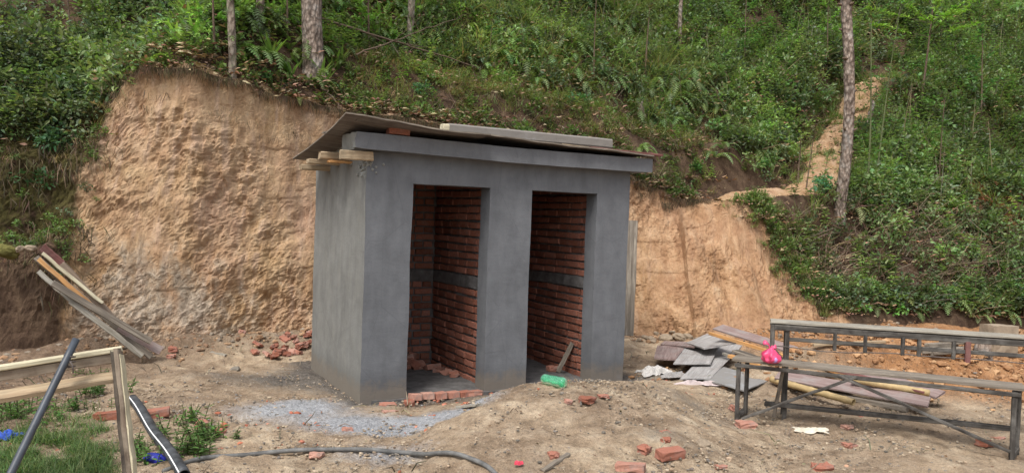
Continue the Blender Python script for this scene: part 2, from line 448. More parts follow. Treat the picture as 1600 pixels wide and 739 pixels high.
def m_bark(name, cols, sc=(9, 9, 2.2), lichen=.3, lc=(.32, .33, .3)):
    n = NB(name); v = n.vor(2.2, n.mapv(sc), 'F1'); g = n.noise(3, 6, .7, n.mapv((sc[0] * .4, sc[1] * .4, sc[2] * .6)))
    c = n.ramp(g, [(.3, cols[0]), (.5, cols[1]), (.7, cols[2])])
    c = n.mix(.85, c, n.ramp(v, [(.1, 1.15), (.45, .9), (.7, .4)]), 'MULTIPLY')
    c = n.mix(n.ramp(n.noise(4.5, 4, .6, n.mapv((.6, .6, 1.6))), [(.58, 0.), (.68, .8)]), c, (.05, .035, .028))
    c = n.mix(n.ramp(n.noise(4, 5, .6), [(.52, 0.), (.66, lichen)]), c, lc)
    n.bump(v, 1.0, .03); n.bump(n.noise(40, 5, .7), .6, .006); n.t.nodes  # ridged plates
    return n.done(c, .92, .12)
def m_plain(name, col, rough=.5, spec=.4, var=.3, metal=0, sc=12, bump=.002, trans=0, alpha=None):
    n = NB(name); f_ = n.noise(sc, 5, .65)
    c = n.ramp(f_, [(.3, tuple(a * (1 - var) for a in col)), (.55, col), (.75, tuple(min(1, a * (1 + var)) for a in col))])
    n.bump(f_, .5, bump); n.done(c, rough, spec, metal)
    if trans: n.b.inputs["Transmission Weight"].default_value = trans
    return n.m

M = dict(
    ground=m_ground(), hill=m_hill(), plaster=m_plaster(), plaster_side=m_plaster("cement_plaster_side", (.195, .197, .186), True),
    slab=m_plaster("slab_cement", (.148, .155, .166)), rough=m_plaster("rough_cement", (.24, .245, .23), True),
    brick=m_brick(cols=((.17, .065, .042), (.26, .102, .066), (.35, .15, .105))), brick2=m_brick("loose_brick", ((.30, .12, .08), (.38, .18, .13), (.45, .26, .2)), .7), mortar=m_mortar(),
    grey=m_wood("weathered_timber", (.10, .082, .064), (.21, .18, .145), (.34, .3, .245)),
    bench=m_wood("bench_timber", (.028, .025, .023), (.062, .056, .05), (.14, .128, .112), dirt=.45, dirtc=(.24, .23, .21)),
    top=m_wood("bench_top_timber", (.2, .18, .145), (.32, .295, .245), (.44, .42, .365), dirt=.35),
    pale=m_wood("pale_sawn_timber", (.26, .185, .115), (.37, .28, .18), (.47, .38, .26), dirt=.3, dirtc=(.25, .23, .17)),
    cream=m_wood("cream_timber", (.42, .37, .25), (.56, .51, .36), (.64, .6, .46), dirt=.35, dirtc=(.3, .26, .18)),
    orange=m_wood("fresh_orange_timber", (.38, .18, .06), (.52, .28, .11), (.62, .4, .2), dirt=.25),
    ply=m_wood("purple_brown_plywood", (.17, .115, .105), (.26, .19, .175), (.35, .28, .26), dirt=.65, dirtc=(.3, .28, .265)),
    plyg=m_wood("cement_dusted_board", (.24, .23, .22), (.34, .33, .32), (.44, .43, .42), dirt=.5, dirtc=(.24, .2, .18)),
    redp=m_wood("dark_red_board", (.13, .05, .045), (.2, .085, .075), (.26, .13, .12), dirt=.3),
    post=m_wood("peeling_post", (.075, .055, .04), (.16, .12, .088), (.27, .22, .165), dirt=.5, dirtc=(.36, .31, .24)),
    beamc=m_plaster("cement_coated_beam", (.34, .35, .36)),
    bamboo=m_plain("bamboo_skin", (.46, .34, .17), .5, .35, .25), leaf=m_leaf("leaf"), dead=m_leaf("dead_leaf", .9, .12),
    bark=m_bark("pine_bark", ((.13, .095, .072), (.28, .22, .18), (.42, .365, .31)), (11, 11, 5), .45, (.36, .36, .34)),
    barkp=m_bark("pale_bark", ((.16, .12, .09), (.3, .25, .2), (.42, .38, .32)), (8, 8, 3.5), .5, (.22, .3, .16)),
    twig=m_plain("twig_bark", (.15, .11, .08), .9, .1, .35, sc=30),
    twigg=m_plain("green_stem", (.13, .15, .07), .8, .2, .3, sc=30),
    pipe=m_plain("black_plastic_pipe", (.055, .06, .066), .6, .4, .85, sc=9), hose=m_plain("dusty_hose", (.14, .14, .135), .75, .3, .6, sc=9),
    rod=m_plain("grey_conduit", (.055, .065, .08), .45, .5, .35, sc=9), whitep=m_plain("white_stripe", (.75, .75, .75), .5, .4, .1),
    blue=m_plain("blue_plastic", (.02, .03, .3), .4, .5, .3, sc=20), cloth=m_plain("blue_cloth", (.05, .1, .42), .9, .1, .4, sc=20, bump=.01),
    paper=m_plain("crumpled_paper", (.55, .53, .5), .85, .15, .3, sc=14, bump=.01), dirtp=m_plain("dirty_paper", (.6, .55, .45), .9, .1, .25, sc=14, bump=.01),
    sack=m_plain("white_plastic_sheet", (.5, .42, .41), .5, .4, .3, sc=12, bump=.006), red=m_plain("red_wrapper", (.62, .05, .09), .45, .4, .3, sc=20),
    pebble=m_leaf("pebble_stone", .95, 0.), rock=m_plain("field_stone", (.3, .24, .175), .95, .15, .35, sc=9, bump=.02),
    wire=m_plain("rusty_wire", (.12, .1, .09), .6, .4, .3), dust=m_plain("dark_floor_dust", (.13, .125, .122), .97, .08, .4, sc=9, bump=.012),
)
def m_pet():
    n = NB("green_pet_plastic"); n.done(n.ramp(n.noise(30, 4, .6), [(.35, (.12, .66, .36)), (.65, (.3, .85, .55))]), .18, .5); n.bump(n.noise(40, 3, .6), .5, .004)
    n.b.inputs["Transmission Weight"].default_value = .7; n.b.inputs["IOR"].default_value = 1.25
    n.b.inputs["Subsurface Weight"].default_value = .0; return n.m
def m_bag():
    n = NB("pink_plastic_bag"); f_ = n.noise(25, 5, .6)
    c = n.ramp(f_, [(.3, (.72, .04, .13)), (.6, (.85, .1, .24)), (.8, (.88, .28, .4))]); n.bump(f_, .6, .004); n.done(c, .35, .5)
    n.b.inputs["Transmission Weight"].default_value = .15; return n.m
M["pet"] = m_pet(); M["bag"] = m_bag(); M["lilac"] = m_plain("lilac_packet", (.5, .3, .62), .4, .4, .2)

def uv_wood(o, axis):
    """planks get a UV whose U runs along the board, so that the grain follows it"""
    me = o.data; n = len(me.vertices); co = np.empty(n * 3, np.float32); me.vertices.foreach_get("co", co); co = co.reshape(-1, 3)
    a = np.array(Vector(axis).normalized()); ref = np.array([0, 0, 1.]) if abs(a[2]) < .9 else np.array([1., 0, 0])
    b = np.cross(a, ref); b /= np.linalg.norm(b); c = np.cross(a, b)
    li = np.empty(len(me.loops), np.int32); me.loops.foreach_get("vertex_index", li)
    uv = np.stack([co @ a, co @ b + (co @ c) * .83], 1)[li]
    l = me.uv_layers.new(name="UVMap"); l.data.foreach_set("uv", uv.astype(np.float32).ravel())
_ps = [0]
def plank(name, p0, p1, wdt, thk, mat, parent=None, up=(0, 0, 1), bend=0., jit=.004, seg=8):
    _ps[0] += 1
    o = bmobj(name, plank_bm(p0, p1, wdt, thk, up, seg, jit, bend, _ps[0]), mat, parent)
    uv_wood(o, np.array(p1, float) - np.array(p0, float)); return o

# ------------------------------------------------------------------ ground sheet
def axis_pts(lo, hi, step, outer, grow=1.25):
    a = list(np.arange(lo, hi, step)); s = step; x = hi
    while x < outer[1]: a.append(x); s *= grow; x += s
    a.append(outer[1]); s = step; x = lo - step; b = []
    while x > outer[0]: b.append(x); s *= grow; x -= s
    b.append(outer[0]); return np.array(b[::-1] + a)
def grid_faces(nx, ny):
    i = np.arange(nx - 1)[None, :] + np.arange(ny - 1)[:, None] * nx
    return np.stack([i, i + 1, i + 1 + nx, i + nx], -1).reshape(-1, 4)
def facet(v, k): q = v * k; f = np.floor(q); return (f + sstep(.72, 1., q - f)) / k
gx = axis_pts(-5.6, 7.6, .026, (-70, 70)); gy = axis_pts(3.9, 11.6, .03, (-60, 24))
X, Y = np.meshgrid(gx, gy)
Z = G(X, Y)
inb = (lambda u, v: (u > -.05) & (u < BW + .05) & (v > -.05) & (v < BDEP + .05))(*buv(X, Y))
rough_ = .016 * facet(fbm(X * 2.6, Y * 2.6, 8., 4, .6), 2.2) + .010 * billow(X * 5, Y * 5, 1., 4, .6) + .006 * fbm(X * 24, Y * 24, 3., 3, .6)
Z = Z + rough_ * (1 - .6 * inb)
under = sstep(.25, .6, Y - yf(X)); Z = Z - .6 * under
u_, v_ = buv(X, Y)
pxy = topix(np.stack([X, Y, Z], -1).reshape(-1, 3)).reshape(X.shape + (2,)); PX, PY = pxy[..., 0], pxy[..., 1]
vis = Y > 1.5
def blob(px, py, rx, ry): return np.where(vis, np.exp(-(((PX - px) / rx) ** 2 + ((PY - py) / ry) ** 2)), 0)
# worked out in metres round the building: cement spill in front of the left corner, mixing dust round the walls
def wblob(c, rx, ry, ang=0):
    dx, dy = X - c[0], Y - c[1]; a, b = dx * math.cos(ang) + dy * math.sin(ang), -dx * math.sin(ang) + dy * math.cos(ang)
    return np.exp(-((a / rx) ** 2 + (b / ry) ** 2))
c1, c2, c3 = onz(460, 640, 0), onz(600, 655, .05), onz(700, 640, .12)
cem = 1.0 * wblob(c1, .62, .5, .2) + 1.0 * wblob(c2, .6, .26, .2) + .85 * wblob(c3, .55, .22, .3) + .7 * wblob(onz(600, 690, .08), .5, .28)
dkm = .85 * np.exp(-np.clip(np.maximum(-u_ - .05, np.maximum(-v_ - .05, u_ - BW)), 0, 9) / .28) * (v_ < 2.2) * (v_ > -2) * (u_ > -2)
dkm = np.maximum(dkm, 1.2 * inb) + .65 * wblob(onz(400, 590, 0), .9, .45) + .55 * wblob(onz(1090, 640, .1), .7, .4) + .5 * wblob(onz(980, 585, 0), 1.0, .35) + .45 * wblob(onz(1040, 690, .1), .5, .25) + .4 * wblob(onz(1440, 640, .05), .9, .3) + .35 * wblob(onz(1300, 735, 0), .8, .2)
org = .8 * sstep(2.6, 4.2, X) * sstep(7.6, 8.6, Y) + .6 * np.exp(-np.clip(yf(X) - Y, 0, 9) / .4) * sstep(0, 2, X) + .35 * sstep(4, 5.5, X)
dmp = .75 * (1 - sstep(-4.4, -2.6, X + .25 * (Y - 7))) + .5 * np.exp(-np.clip(yf(X) - Y, 0, 9) / .5) * (1 - sstep(-4, 1, X)) + .3 * sstep(1.8, 3, X) * (1 - sstep(7.5, 8.3, Y))
mask = np.stack([np.clip(a, 0, 1) for a in (cem, org, dmp)], -1).reshape(-1, 3)
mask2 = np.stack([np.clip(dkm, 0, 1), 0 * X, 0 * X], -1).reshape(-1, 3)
tag(npmesh("ground", np.stack([X, Y, Z], -1).reshape(-1, 3), grid_faces(len(gx), len(gy)), M["ground"], smooth=True, attrs=dict(mask=mask, mask2=mask2)), kind="structure")

# ------------------------------------------------------------------ hillside with the dug face (one sheet)
hx = axis_pts(-6.6, 7.0, .024, (-70, 70)); nt_ = 150
t_ = np.linspace(-.08, 1, nt_); s_ = [0.]; st = .05
while s_[-1] < 45: s_.append(s_[-1] + st); st = min(st * 1.03, 2.5)
s_ = np.array(s_[1:])
X = np.broadcast_to(hx, (nt_ + len(s_), len(hx))).copy(); TT = np.concatenate([t_, 1 + 0 * s_])[:, None] + 0 * X; SS = np.concatenate([0 * t_, s_])[:, None] + 0 * X
a, b = yf(X), yc(X)
Yh = a + (b - a) * np.clip(TT, -.1, 1) + SS
Zf = zf(X) + (zc(X) - zf(X)) * faceprof(X, np.clip(TT, 0, 1)) + np.minimum(TT, 0) * 4
Zh = np.where(SS > 0, hillz(X, SS), Zf)
veg_b = 3.5 + (1 - np.clip(TT, 0, 1)) * 1.55 + .3 * fbm(Zh * 2.2, X * .8, 5., 4, .7)            # right of this the bank is overgrown
dug = (1 - sstep(0, .3, SS)) * (1 - sstep(-.15, .15, X - veg_b)) * sstep(-.1, .1, TT + .02)
arr = X * .9
fr1 = fbm(X * 2.9 + .4 * Zh, Zh * 1.3, 5., 4, .6) ; fr2 = fbm(X * 7.5 - 1.2 * Zh, Zh * 3.8, 8., 4, .6)
def facet(v, k): q = v * k; f = np.floor(q); return (f + sstep(.72, 1., q - f)) / k
calm = sstep(-.35, .45, fbm(X * 1.1 + .5 * Zh, Zh * .8, 44., 3))      # craggy patches between smoother scraped ones
D = .06 * billow(X * .9, Zh * .6, 2., 2) + .04 * facet(fr1, 3.2) + (.1 + .9 * calm) * (.03 * facet(fr2, 2.2) + .026 * fbm(X * 12 + .8 * Zh, Zh * 7, 1., 4, .78) + .01 * billow(X * 9, Zh * 8, 4., 2)) + .026 * fbm(X * 5.5 + .7 * Zh, Zh * .7, 51., 3) + .04 * vn(X * 3.6 + .5 * Zh, Zh * .45, 7.) - .05 * sstep(.3, .5, vn(X * 5.5 + .9 * Zh, Zh * .9, 3.)) * sstep(.1, .5, vn(X * 2, Zh * 1.2, 31.))
D = np.where(X > 2.6, D * .9 + .02 * facet(fbm(X * 5, Zh * 2.2, 3., 4, .6), 2.5) + .15 * billow(X * 1.7 + .7 * Zh, Zh * .35, 6., 3, .45), D)
ledge = .018 * (sstep(.1, .35, vn(X * 1.3, Zh * 4.5, 11.)))
D = (D + ledge - .08) * (dug * .95 + .35 * (1 - dug) * (1 - sstep(0, .6, SS))) * (1 - .8 * sstep(.96, 1., TT) * (SS <= 0))
Yh = Yh - D; Zh = Zh + .25 * D
Zh = Zh + .05 * fbm(X * 3, SS * 3, 9., 4) * sstep(0, .5, SS)
# path points on the slope
PATH_PX = [(1138, 309), (1168, 303), (1205, 298), (1258, 290), (1292, 262), (1285, 235), (1305, 208), (1325, 185), (1340, 160), (1352, 135), (1375, 122)]
PATHP = np.array([hit(*p, y0=11.5) for p in PATH_PX])
def catmull(P, n):
    P = np.vstack([2 * P[0] - P[1], P, 2 * P[-1] - P[-2]]); out = []
    for i in range(1, len(P) - 2):
        for k in range(n):
            t = k / n; out.append(.5 * ((2 * P[i]) + (-P[i - 1] + P[i + 1]) * t + (2 * P[i - 1] - 5 * P[i] + 4 * P[i + 1] - P[i + 2]) * t * t + (-P[i - 1] + 3 * P[i] - 3 * P[i + 1] + P[i + 2]) * t ** 3))
    out.append(P[-2]); return np.array(out)
PATHC = catmull(PATHP, 10)
def pathdist(x, y):
    d = np.full(np.shape(x), 99.)
    for p in PATHC[::2]: d = np.minimum(d, np.hypot(x - p[0], y - p[1]))
    return d
pd = pathdist(X, Yh)
def pathz(x, y):
    """height of the path's centre line at the nearest point"""
    bd = np.full(np.shape(x), 99.); bz = np.zeros(np.shape(x)); zt = T(PATHC[:, 0], PATHC[:, 1])
    for p, z in zip(PATHC, zt):
        d = np.hypot(x - p[0], y - p[1]); k = d < bd; bd = np.where(k, d, bd); bz = np.where(k, z, bz)
    return bd, bz
pd, pzz = pathz(X, Yh)
wp = (1 - sstep(.5, 1.1, pd)) * sstep(-.6, .3, SS + (X > 3.4))
Zh = Zh * (1 - wp) + (pzz - .07) * wp
wl = 1 - sstep(-5.15, -4.75, X + .25 * vn(Zh * 2, 3.))
m0 = np.clip(wl * .9 * (SS <= 0) + sstep(.965, 1., TT) * (SS <= 0) * .7, 0, 1)
stone = (1 - sstep(-3.8, -3.0, X)) * (1 - sstep(.28, .46, TT)) * sstep(-5.1, -4.7, X) * .6 + .25 * (1 - sstep(.1, .3, TT)) * (X < 1.9) * (X > -5)
overg = np.clip(sstep(0.02, .25, SS - .5 * sstep(2.7, 3.1, X) * (1 - sstep(4.1, 4.5, X))) + sstep(-.2, .2, X - veg_b) * .9, 0, 1) * sstep(.15, .45, pd + .25 * vn(X * 3, Yh * 3))
mask = np.stack([m0, stone * (SS <= 0), overg], -1).reshape(-1, 3)
moss = wl * sstep(.2, .3, TT) * (SS <= 0) * .8 + .3 * sstep(.3, .8, vn(X * .7, SS * .7, 3)) * (SS > 0)
mask2 = np.stack([np.clip(moss, 0, 1), .62 * sstep(1.2, 2.4, X) + .12, 0 * X], -1).reshape(-1, 3)
HV = np.stack([X, Yh, Zh], -1)
tag(npmesh("hillside", HV.reshape(-1, 3), grid_faces(len(hx), len(t_) + len(s_)), M["hill"], smooth=False, attrs=dict(mask=mask, mask2=mask2)), kind="structure")

# foot path climbing the hill, with worn earth steps
def build_path():
    C = catmull(PATHP, 24); L = np.concatenate([[0], np.cumsum(np.linalg.norm(np.diff(C, axis=0), axis=1))])
    tn = np.gradient(C[:, :2], axis=0); tn /= np.linalg.norm(tn, axis=1)[:, None]; nr = np.stack([-tn[:, 1], tn[:, 0]], 1)
    na = 15; V = []
    zt = T(C[:, 0], C[:, 1])
    step = .30; q = np.floor(L / step) * step; fr = (L - q) / step
    zz = .5 * np.interp(q + step * sstep(.45, .95, fr), L, zt) + .5 * zt
    for i in range(len(C)):
        wdt = (.40 + .09 * vn(L[i] * 1.5, 3.)) * (1.35 if L[i] < 1.6 else 1)
        for k in range(na):
            f_ = k / (na - 1) * 2 - 1; x, y = C[i, :2] + nr[i] * f_ * wdt
            z = zz[i] + .02 - .09 * (1 - float(sstep(0, .5, L[i]))) - .13 * abs(f_) ** 5 + .03 * vn(x * 7, y * 7, 2.) + .012 * vn(x * 25, y * 25) + .05 * f_ * vn(L[i] * 2, 9.)
            V.append((x, y, z))
    V = np.array(V); n_ = len(V)
    return tag(npmesh("path", V, grid_faces(na, len(C)), M["hill"], smooth=True, attrs=dict(mask=np.zeros((n_, 3)), mask2=np.tile([0, .45, 0], (n_, 1)))), kind="structure")
build_path()

# ------------------------------------------------------------------ the two-stall block building
def W(u, v, z): return BO + u * BD + v * BN + np.array([0, 0, z])
BR = thing("toilet_block", BO, "small grey cement-plastered two-stall toilet block with open doorways and bare brick inside", "outhouse")
BZ = Vector((0, 0, 1)); BDv = Vector(BD); BNv = Vector(BN)
def cells(name, us, vs, zs, solid, mat, step=.07, bev=.004, amp=.004, deform=None, seed=0, parent=None, smooth=True):
    """solid built from the filled cells of a u/v/z lattice, then bevelled and given the waviness of hand-laid plaster"""
    bm = bmesh.new(); vd = {}
    def refine(a):
        out = [a[0]]; br = set(a)
        for p, q in zip(a[:-1], a[1:]):
            n = max(1, int(round((q - p) / step)))
            out += [p + (q - p) * k / n for k in range(1, n + 1)]
        return out
    U, V_, Zs = refine(us), refine(vs), refine(zs)
    def cell(i, j, k):
        if i < 0 or j < 0 or k < 0 or i >= len(U) - 1 or j >= len(V_) - 1 or k >= len(Zs) - 1: return False
        return solid((U[i] + U[i + 1]) / 2, (V_[j] + V_[j + 1]) / 2, (Zs[k] + Zs[k + 1]) / 2)
    def gv(i, j, k):
        if (i, j, k) not in vd: vd[(i, j, k)] = bm.verts.new((U[i], V_[j], Zs[k]))
        return vd[(i, j, k)]
    nb = [((-1, 0, 0), ((0, 0, 0), (0, 0, 1), (0, 1, 1), (0, 1, 0))), ((1, 0, 0), ((1, 0, 0), (1, 1, 0), (1, 1, 1), (1, 0, 1))),
          ((0, -1, 0), ((0, 0, 0), (1, 0, 0), (1, 0, 1), (0, 0, 1))), ((0, 1, 0), ((0, 1, 0), (0, 1, 1), (1, 1, 1), (1, 1, 0))),
          ((0, 0, -1), ((0, 0, 0), (0, 1, 0), (1, 1, 0), (1, 0, 0))), ((0, 0, 1), ((0, 0, 1), (1, 0, 1), (1, 1, 1), (0, 1, 1)))]
    S = {(i, j, k) for i in range(len(U) - 1) for j in range(len(V_) - 1) for k in range(len(Zs) - 1) if cell(i, j, k)}
    for (i, j, k) in S:
        for (dx, dy, dz), q in nb:
            if (i + dx, j + dy, k + dz) not in S:
                bm.faces.new([gv(i + a, j + b, k + c) for a, b, c in q])
    if bev:
        ed = [e for e in bm.edges if len(e.link_faces) == 2 and e.calc_face_angle(0) > .8]
        bmesh.ops.bevel(bm, geom=ed, offset=bev, segments=2, affect='EDGES', profile=.6)
    vs_ = list(bm.verts); co = np.array([v.co for v in vs_])
    dx = amp * fbm(co[:, 0] * 2.2 + seed, co[:, 1] * 2.2, co[:, 2] * 2.2, 4, .55)
    dy = amp * fbm(co[:, 0] * 2.2 + 40 + seed, co[:, 1] * 2.2, co[:, 2] * 2.2, 4, .55)
    dz = amp * .8 * fbm(co[:, 0] * 2.2 + 80 + seed, co[:, 1] * 2.2, co[:, 2] * 2.2, 4, .55)
    co = co + np.stack([dx, dy, dz], 1)
    if deform is not None: co = deform(co)
    for v, c in zip(vs_, co): v.co = Vector(W(*c))
    bm.normal_update()
    for e in bm.edges:
        if len(e.link_faces) == 2 and e.calc_face_angle(0) > .3: e.smooth = False
    return bmobj(name, bm, mat, parent or BR, smooth)
A0, A1, B0, B1, DH, WH = .447, 1.261, 1.735, 2.54, 2.018, 2.295
cells("front_wall", [0, A0, A1, B0, B1, BW], [0, .2], [-.25, DH, WH], lambda u, v, z: z > DH or not (A0 < u < A1 or B0 < u < B1), M["plaster"], .05, .003, .0055)
cells("left_wall", [-.0035, .19], [.004, BDEP], [-.25, WH - .004], lambda u, v, z: True, M["plaster_side"], .05, .003, .0055, seed=0)
cells("right_wall", [2.613, BW + .002], [.19, BDEP - .004], [-.25, WH - .006], lambda u, v, z: True, M["mortar"], .09, .01, .006, seed=5)
cells("back_wall", [.16, 2.66], [1.513, BDEP - .008], [-.25, WH - .008], lambda u, v, z: True, M["mortar"], .12, .0, .003, seed=6)
PWL = cells("partition_wall", [1.344, 1.60], [.18, 1.54], [-.25, WH - .01], lambda u, v, z: True, M["mortar"], .12, .0, .003, seed=7)
cells("floor", [.1, 2.8], [-.02, 1.6], [-.3, .012], lambda u, v, z: True, M["dust"], .05, .0, .016, seed=8)
# slab: front edge beam and deck
def sag(co):
    u = co[:, 0]; co[:, 2] += -.012 * np.sin(np.clip(u / 3, 0, 1) * math.pi) - .028 * np.clip(u / 3.1, 0, 1)
    # broken left end
    e = (1 - sstep(-.14, -.02, u)); co[:, 0] += e * .022 * fbm(co[:, 1] * 14, co[:, 2] * 14, 3., 3); co[:, 2] += e * .008 * fbm(co[:, 1] * 16, 1., co[:, 2] * 9, 2)
    return co
RSL = cells("roof_slab", [-.14, -.03, 3.16], [-.13, .34, 1.86], [2.298, 2.445], lambda u, v, z: v < .34 or u > -.03, M["slab"], .06, .003, .004, sag, 11)
RSL.data.materials.append(M["rough"])
for p in RSL.data.polygons:
    if Vector(p.normal).dot(-BDv) > .6: p.material_index = 1
# rough mortar lump and ragged plaster left under the slab corner
bm = bmesh.new(); r_ = random.Random(4)
for i in range(26):
    t = r_.random(); p = W(-.008 + r_.uniform(-.008, .006), .03 + .5 * t * r_.random(), 2.10 + r_.uniform(-.05, .12)) if i < 18 else W(r_.uniform(0, .16), -.004, r_.uniform(2.1, 2.22))
    mt = Matrix.Translation(Vector(p)) @ Euler((r_.random() * 6, r_.random() * 6, 0)).to_matrix().to_4x4() @ Matrix.Diagonal((r_.uniform(.012, .035), r_.uniform(.008, .018), r_.uniform(.008, .02), 1))
    bmesh.ops.create_icosphere(bm, subdivisions=1, radius=1, matrix=mt)
tag(bmobj("mortar_crumbs", bm, M["rough"], BR), kind="stuff")
# grey concrete bands in the brick walls
cells("concrete_band", [1.318, 1.36], [.19, 1.53], [.985, 1.105], lambda u, v, z: True, M["mortar"], .05, .004, .006, seed=21)
cells("concrete_band", [.19, 1.34], [1.488, 1.53], [.987, 1.103], lambda u, v, z: True, M["mortar"], .05, .004, .006, seed=22)
cells("concrete_band", [2.588, 2.64], [.19, 1.53], [.985, 1.105], lambda u, v, z: True, M["mortar"], .05, .004, .006, seed=23)
# bricks -------------------------------------------------------
def brick_mesh(L, Wd, H, seed):
    r = random.Random(seed); bm = bmesh.new()
    box_bm(bm, (0, 0, 0), (L / 2, 0, 0), (0, Wd / 2, 0), (0, 0, H / 2))
    for v in bm.verts: v.co += Vector((r.uniform(-.004, .004), r.uniform(-.004, .004), r.uniform(-.003, .003)))
    bmesh.ops.bevel(bm, geom=list(bm.edges), offset=.004, segments=1, affect='EDGES')
    bmesh.ops.recalc_face_normals(bm, faces=bm.faces)
    me = bpy.data.meshes.new("brick"); bm.to_mesh(me); bm.free(); me.materials.append(M["brick"]); return me
STR = [brick_mesh(.215, .05, .061, i) for i in range(6)]; HDR = [brick_mesh(.102, .05, .061, 50 + i) for i in range(4)]
BROOT = root_loc(BR)
single, joined = 0, []
def lay(side, rows, lo, hi, face, axis, english, single_test, seed):
    """courses along 'axis' ('v' on a wall u=face, or 'u' on a wall v=face)"""
    global single
    r = random.Random(seed)
    for k in rows:
        z = .03 + k * .0822 if k < 12 else 1.105 + .012 + .0308 + (k - 12) * .0822
        z += r.uniform(-.003, .003)
        head = english and k % 2; L = .102 if head else .215; J = .02
        p = lo + r.uniform(-.12, .0) if not english else lo - (0 if head else .06)
        wob = r.uniform(-.005, .005)
        while p < hi:
            a, b_ = max(p, lo), min(p + L, hi)
            if b_ - a > .03:
                c = (a + b_) / 2; sc = (b_ - a) / L; pr = r.uniform(-.005, .004) + wob
                zz = z + .004 * math.sin(c * 3 + k) + r.uniform(-.0025, .0025)
                if axis == 'v': pos = W(face + pr + side * .018, c, zz); rz = YAW + math.pi / 2
                else: pos = W(c, face + pr + side * .018, zz); rz = YAW
                rot = Euler((r.uniform(-.03, .03), r.uniform(-.02, .02), rz + r.uniform(-.03, .03)))
                me = r.choice(HDR if head else STR)
                if single_test(c, k):
                    o = bpy.data.objects.new("brick", me); link(o); o.parent = BR; o.location = Vector(pos - BROOT); o.rotation_euler = rot; o.scale = (sc, 1, 1); single += 1
                else: joined.append((me, Matrix.Translation(Vector(pos - BROOT)) @ rot.to_matrix().to_4x4() @ Matrix.Diagonal((sc, 1, 1, 1))))
            p += L + J
R26 = range(0, 26)
lay(1, R26, .2, 1.5, 1.33, 'v', False, lambda c, k: k < 20 and c > .3, 1)
lay(1, R26, .22, 1.31, 1.50, 'u', True, lambda c, k: k < 18 and c > .98, 2)
lay(1, R26, .2, 1.5, 2.60, 'v', False, lambda c, k: k < 20 and c > .3, 3)
lay(1, R26, 1.62, 2.58, 1.50, 'u', True, lambda c, k: False, 4)
lay(-1, R26, .2, 1.5, .205, 'v', False, lambda c, k: False, 5)
lay(-1, R26, .2, 1.5, 1.615, 'v', False, lambda c, k: False, 6)
bm = bmesh.new()
for me, mt in joined:
    n0 = len(bm.verts); bm.from_mesh(me); bm.verts.ensure_lookup_table(); bmesh.ops.transform(bm, matrix=mt, verts=bm.verts[n0:])
me = bpy.data.meshes.new("brick_courses"); bm.to_mesh(me); bm.free(); me.materials.append(M["brick"])
o = bpy.data.objects.new("brick_courses", me); link(o); o.parent = BR; tag(o, kind="stuff")
print("single bricks", single, "joined", len(joined))
# threshold bricks across the first doorway
SIL = []
for i in range(6):
    p = W(.515 + .128 * i + random.uniform(-.006, .006), -.045 + random.uniform(-.012, .012), .022 - .004 * i); me = random.choice(STR).copy(); me.materials.clear(); me.materials.append(M["brick2"])
    o = bpy.data.objects.new("threshold_brick", me); link(o); o.parent = BR; o.location = Vector(p - BROOT); o.scale = (.52, 2., 1.0)
    o.rotation_euler = (random.uniform(-.08, .08), random.uniform(-.05, .05), YAW + random.uniform(-.12, .12))
# boards of the shuttering left under the slab, poking out on the left
for (u0, u1, v, z, wd, th, mt) in [(-.27, .03, -.055, 2.238, .05, .085, "pale"), (-.29, .1, .55, 2.262, .10, .075, "pale"), (-.31, .1, .90, 2.222, .1, .05, "pale"), (-.30, .1, 1.24, 2.18, .1, .055, "pale"), (-.22, .1, .48, 2.205, .1, .022, "orange")]:
    plank("shuttering_board", W(u0, v, z), W(u1, v, z + .004), wd, th, M[mt], BR)
print("building done")

# boards lying loose on the slab ------------------------------------------------
def sheet(name, cs, thk, mat, nu=14, nv=10, warp=.006, seed=0, parent=None, fn=None):
    """a board with real thickness from four corners (p00, p10, p11, p01), slightly warped"""
    c = [np.array(p, float) for p in cs]; r = np.random.default_rng(seed)
    n = np.cross(c[1] - c[0], c[3] - c[0]); n /= np.linalg.norm(n); n = n if n[2] > 0 else -n
    V = []
    for s in (0, 1):
        for j in range(nv + 1):
            for i in range(nu + 1):
                a, b = i / nu, j / nv
                p = (c[0] * (1 - a) + c[1] * a) * (1 - b) + (c[3] * (1 - a) + c[2] * a) * b
                wv = warp * float(fbm(a * 2.3 + seed, b * 2.3, 3., 2)); 
                if (i in (0, nu) or j in (0, nv)): p = p + np.append(r.uniform(-1, 1, 2), 0) * .002
                if fn: wv += fn(a, b)
                V.append(p + n * (wv + thk * (s - .5)))
    V = np.array(V); N = (nu + 1) * (nv + 1); top = grid_faces(nu + 1, nv + 1)
    F = [tuple(q + N) for q in top] + [tuple(q[::-1]) for q in top]
    rim = [i for i in range(nu)] + [(j * (nu + 1) + nu) for j in range(nv)] + [nv * (nu + 1) + nu - i for i in range(nu)] + [(nv - j) * (nu + 1) for j in range(nv)]
    for a, b in zip(rim, rim[1:] + rim[:1]): F.append((a, b, b + N, a + N))
    ob = npmesh(name, V, F, mat, parent); uv_wood(ob, c[1] - c[0]); return ob
def smooth_tab(x, xs, ys): return float(interp_s(x, xs, ys))
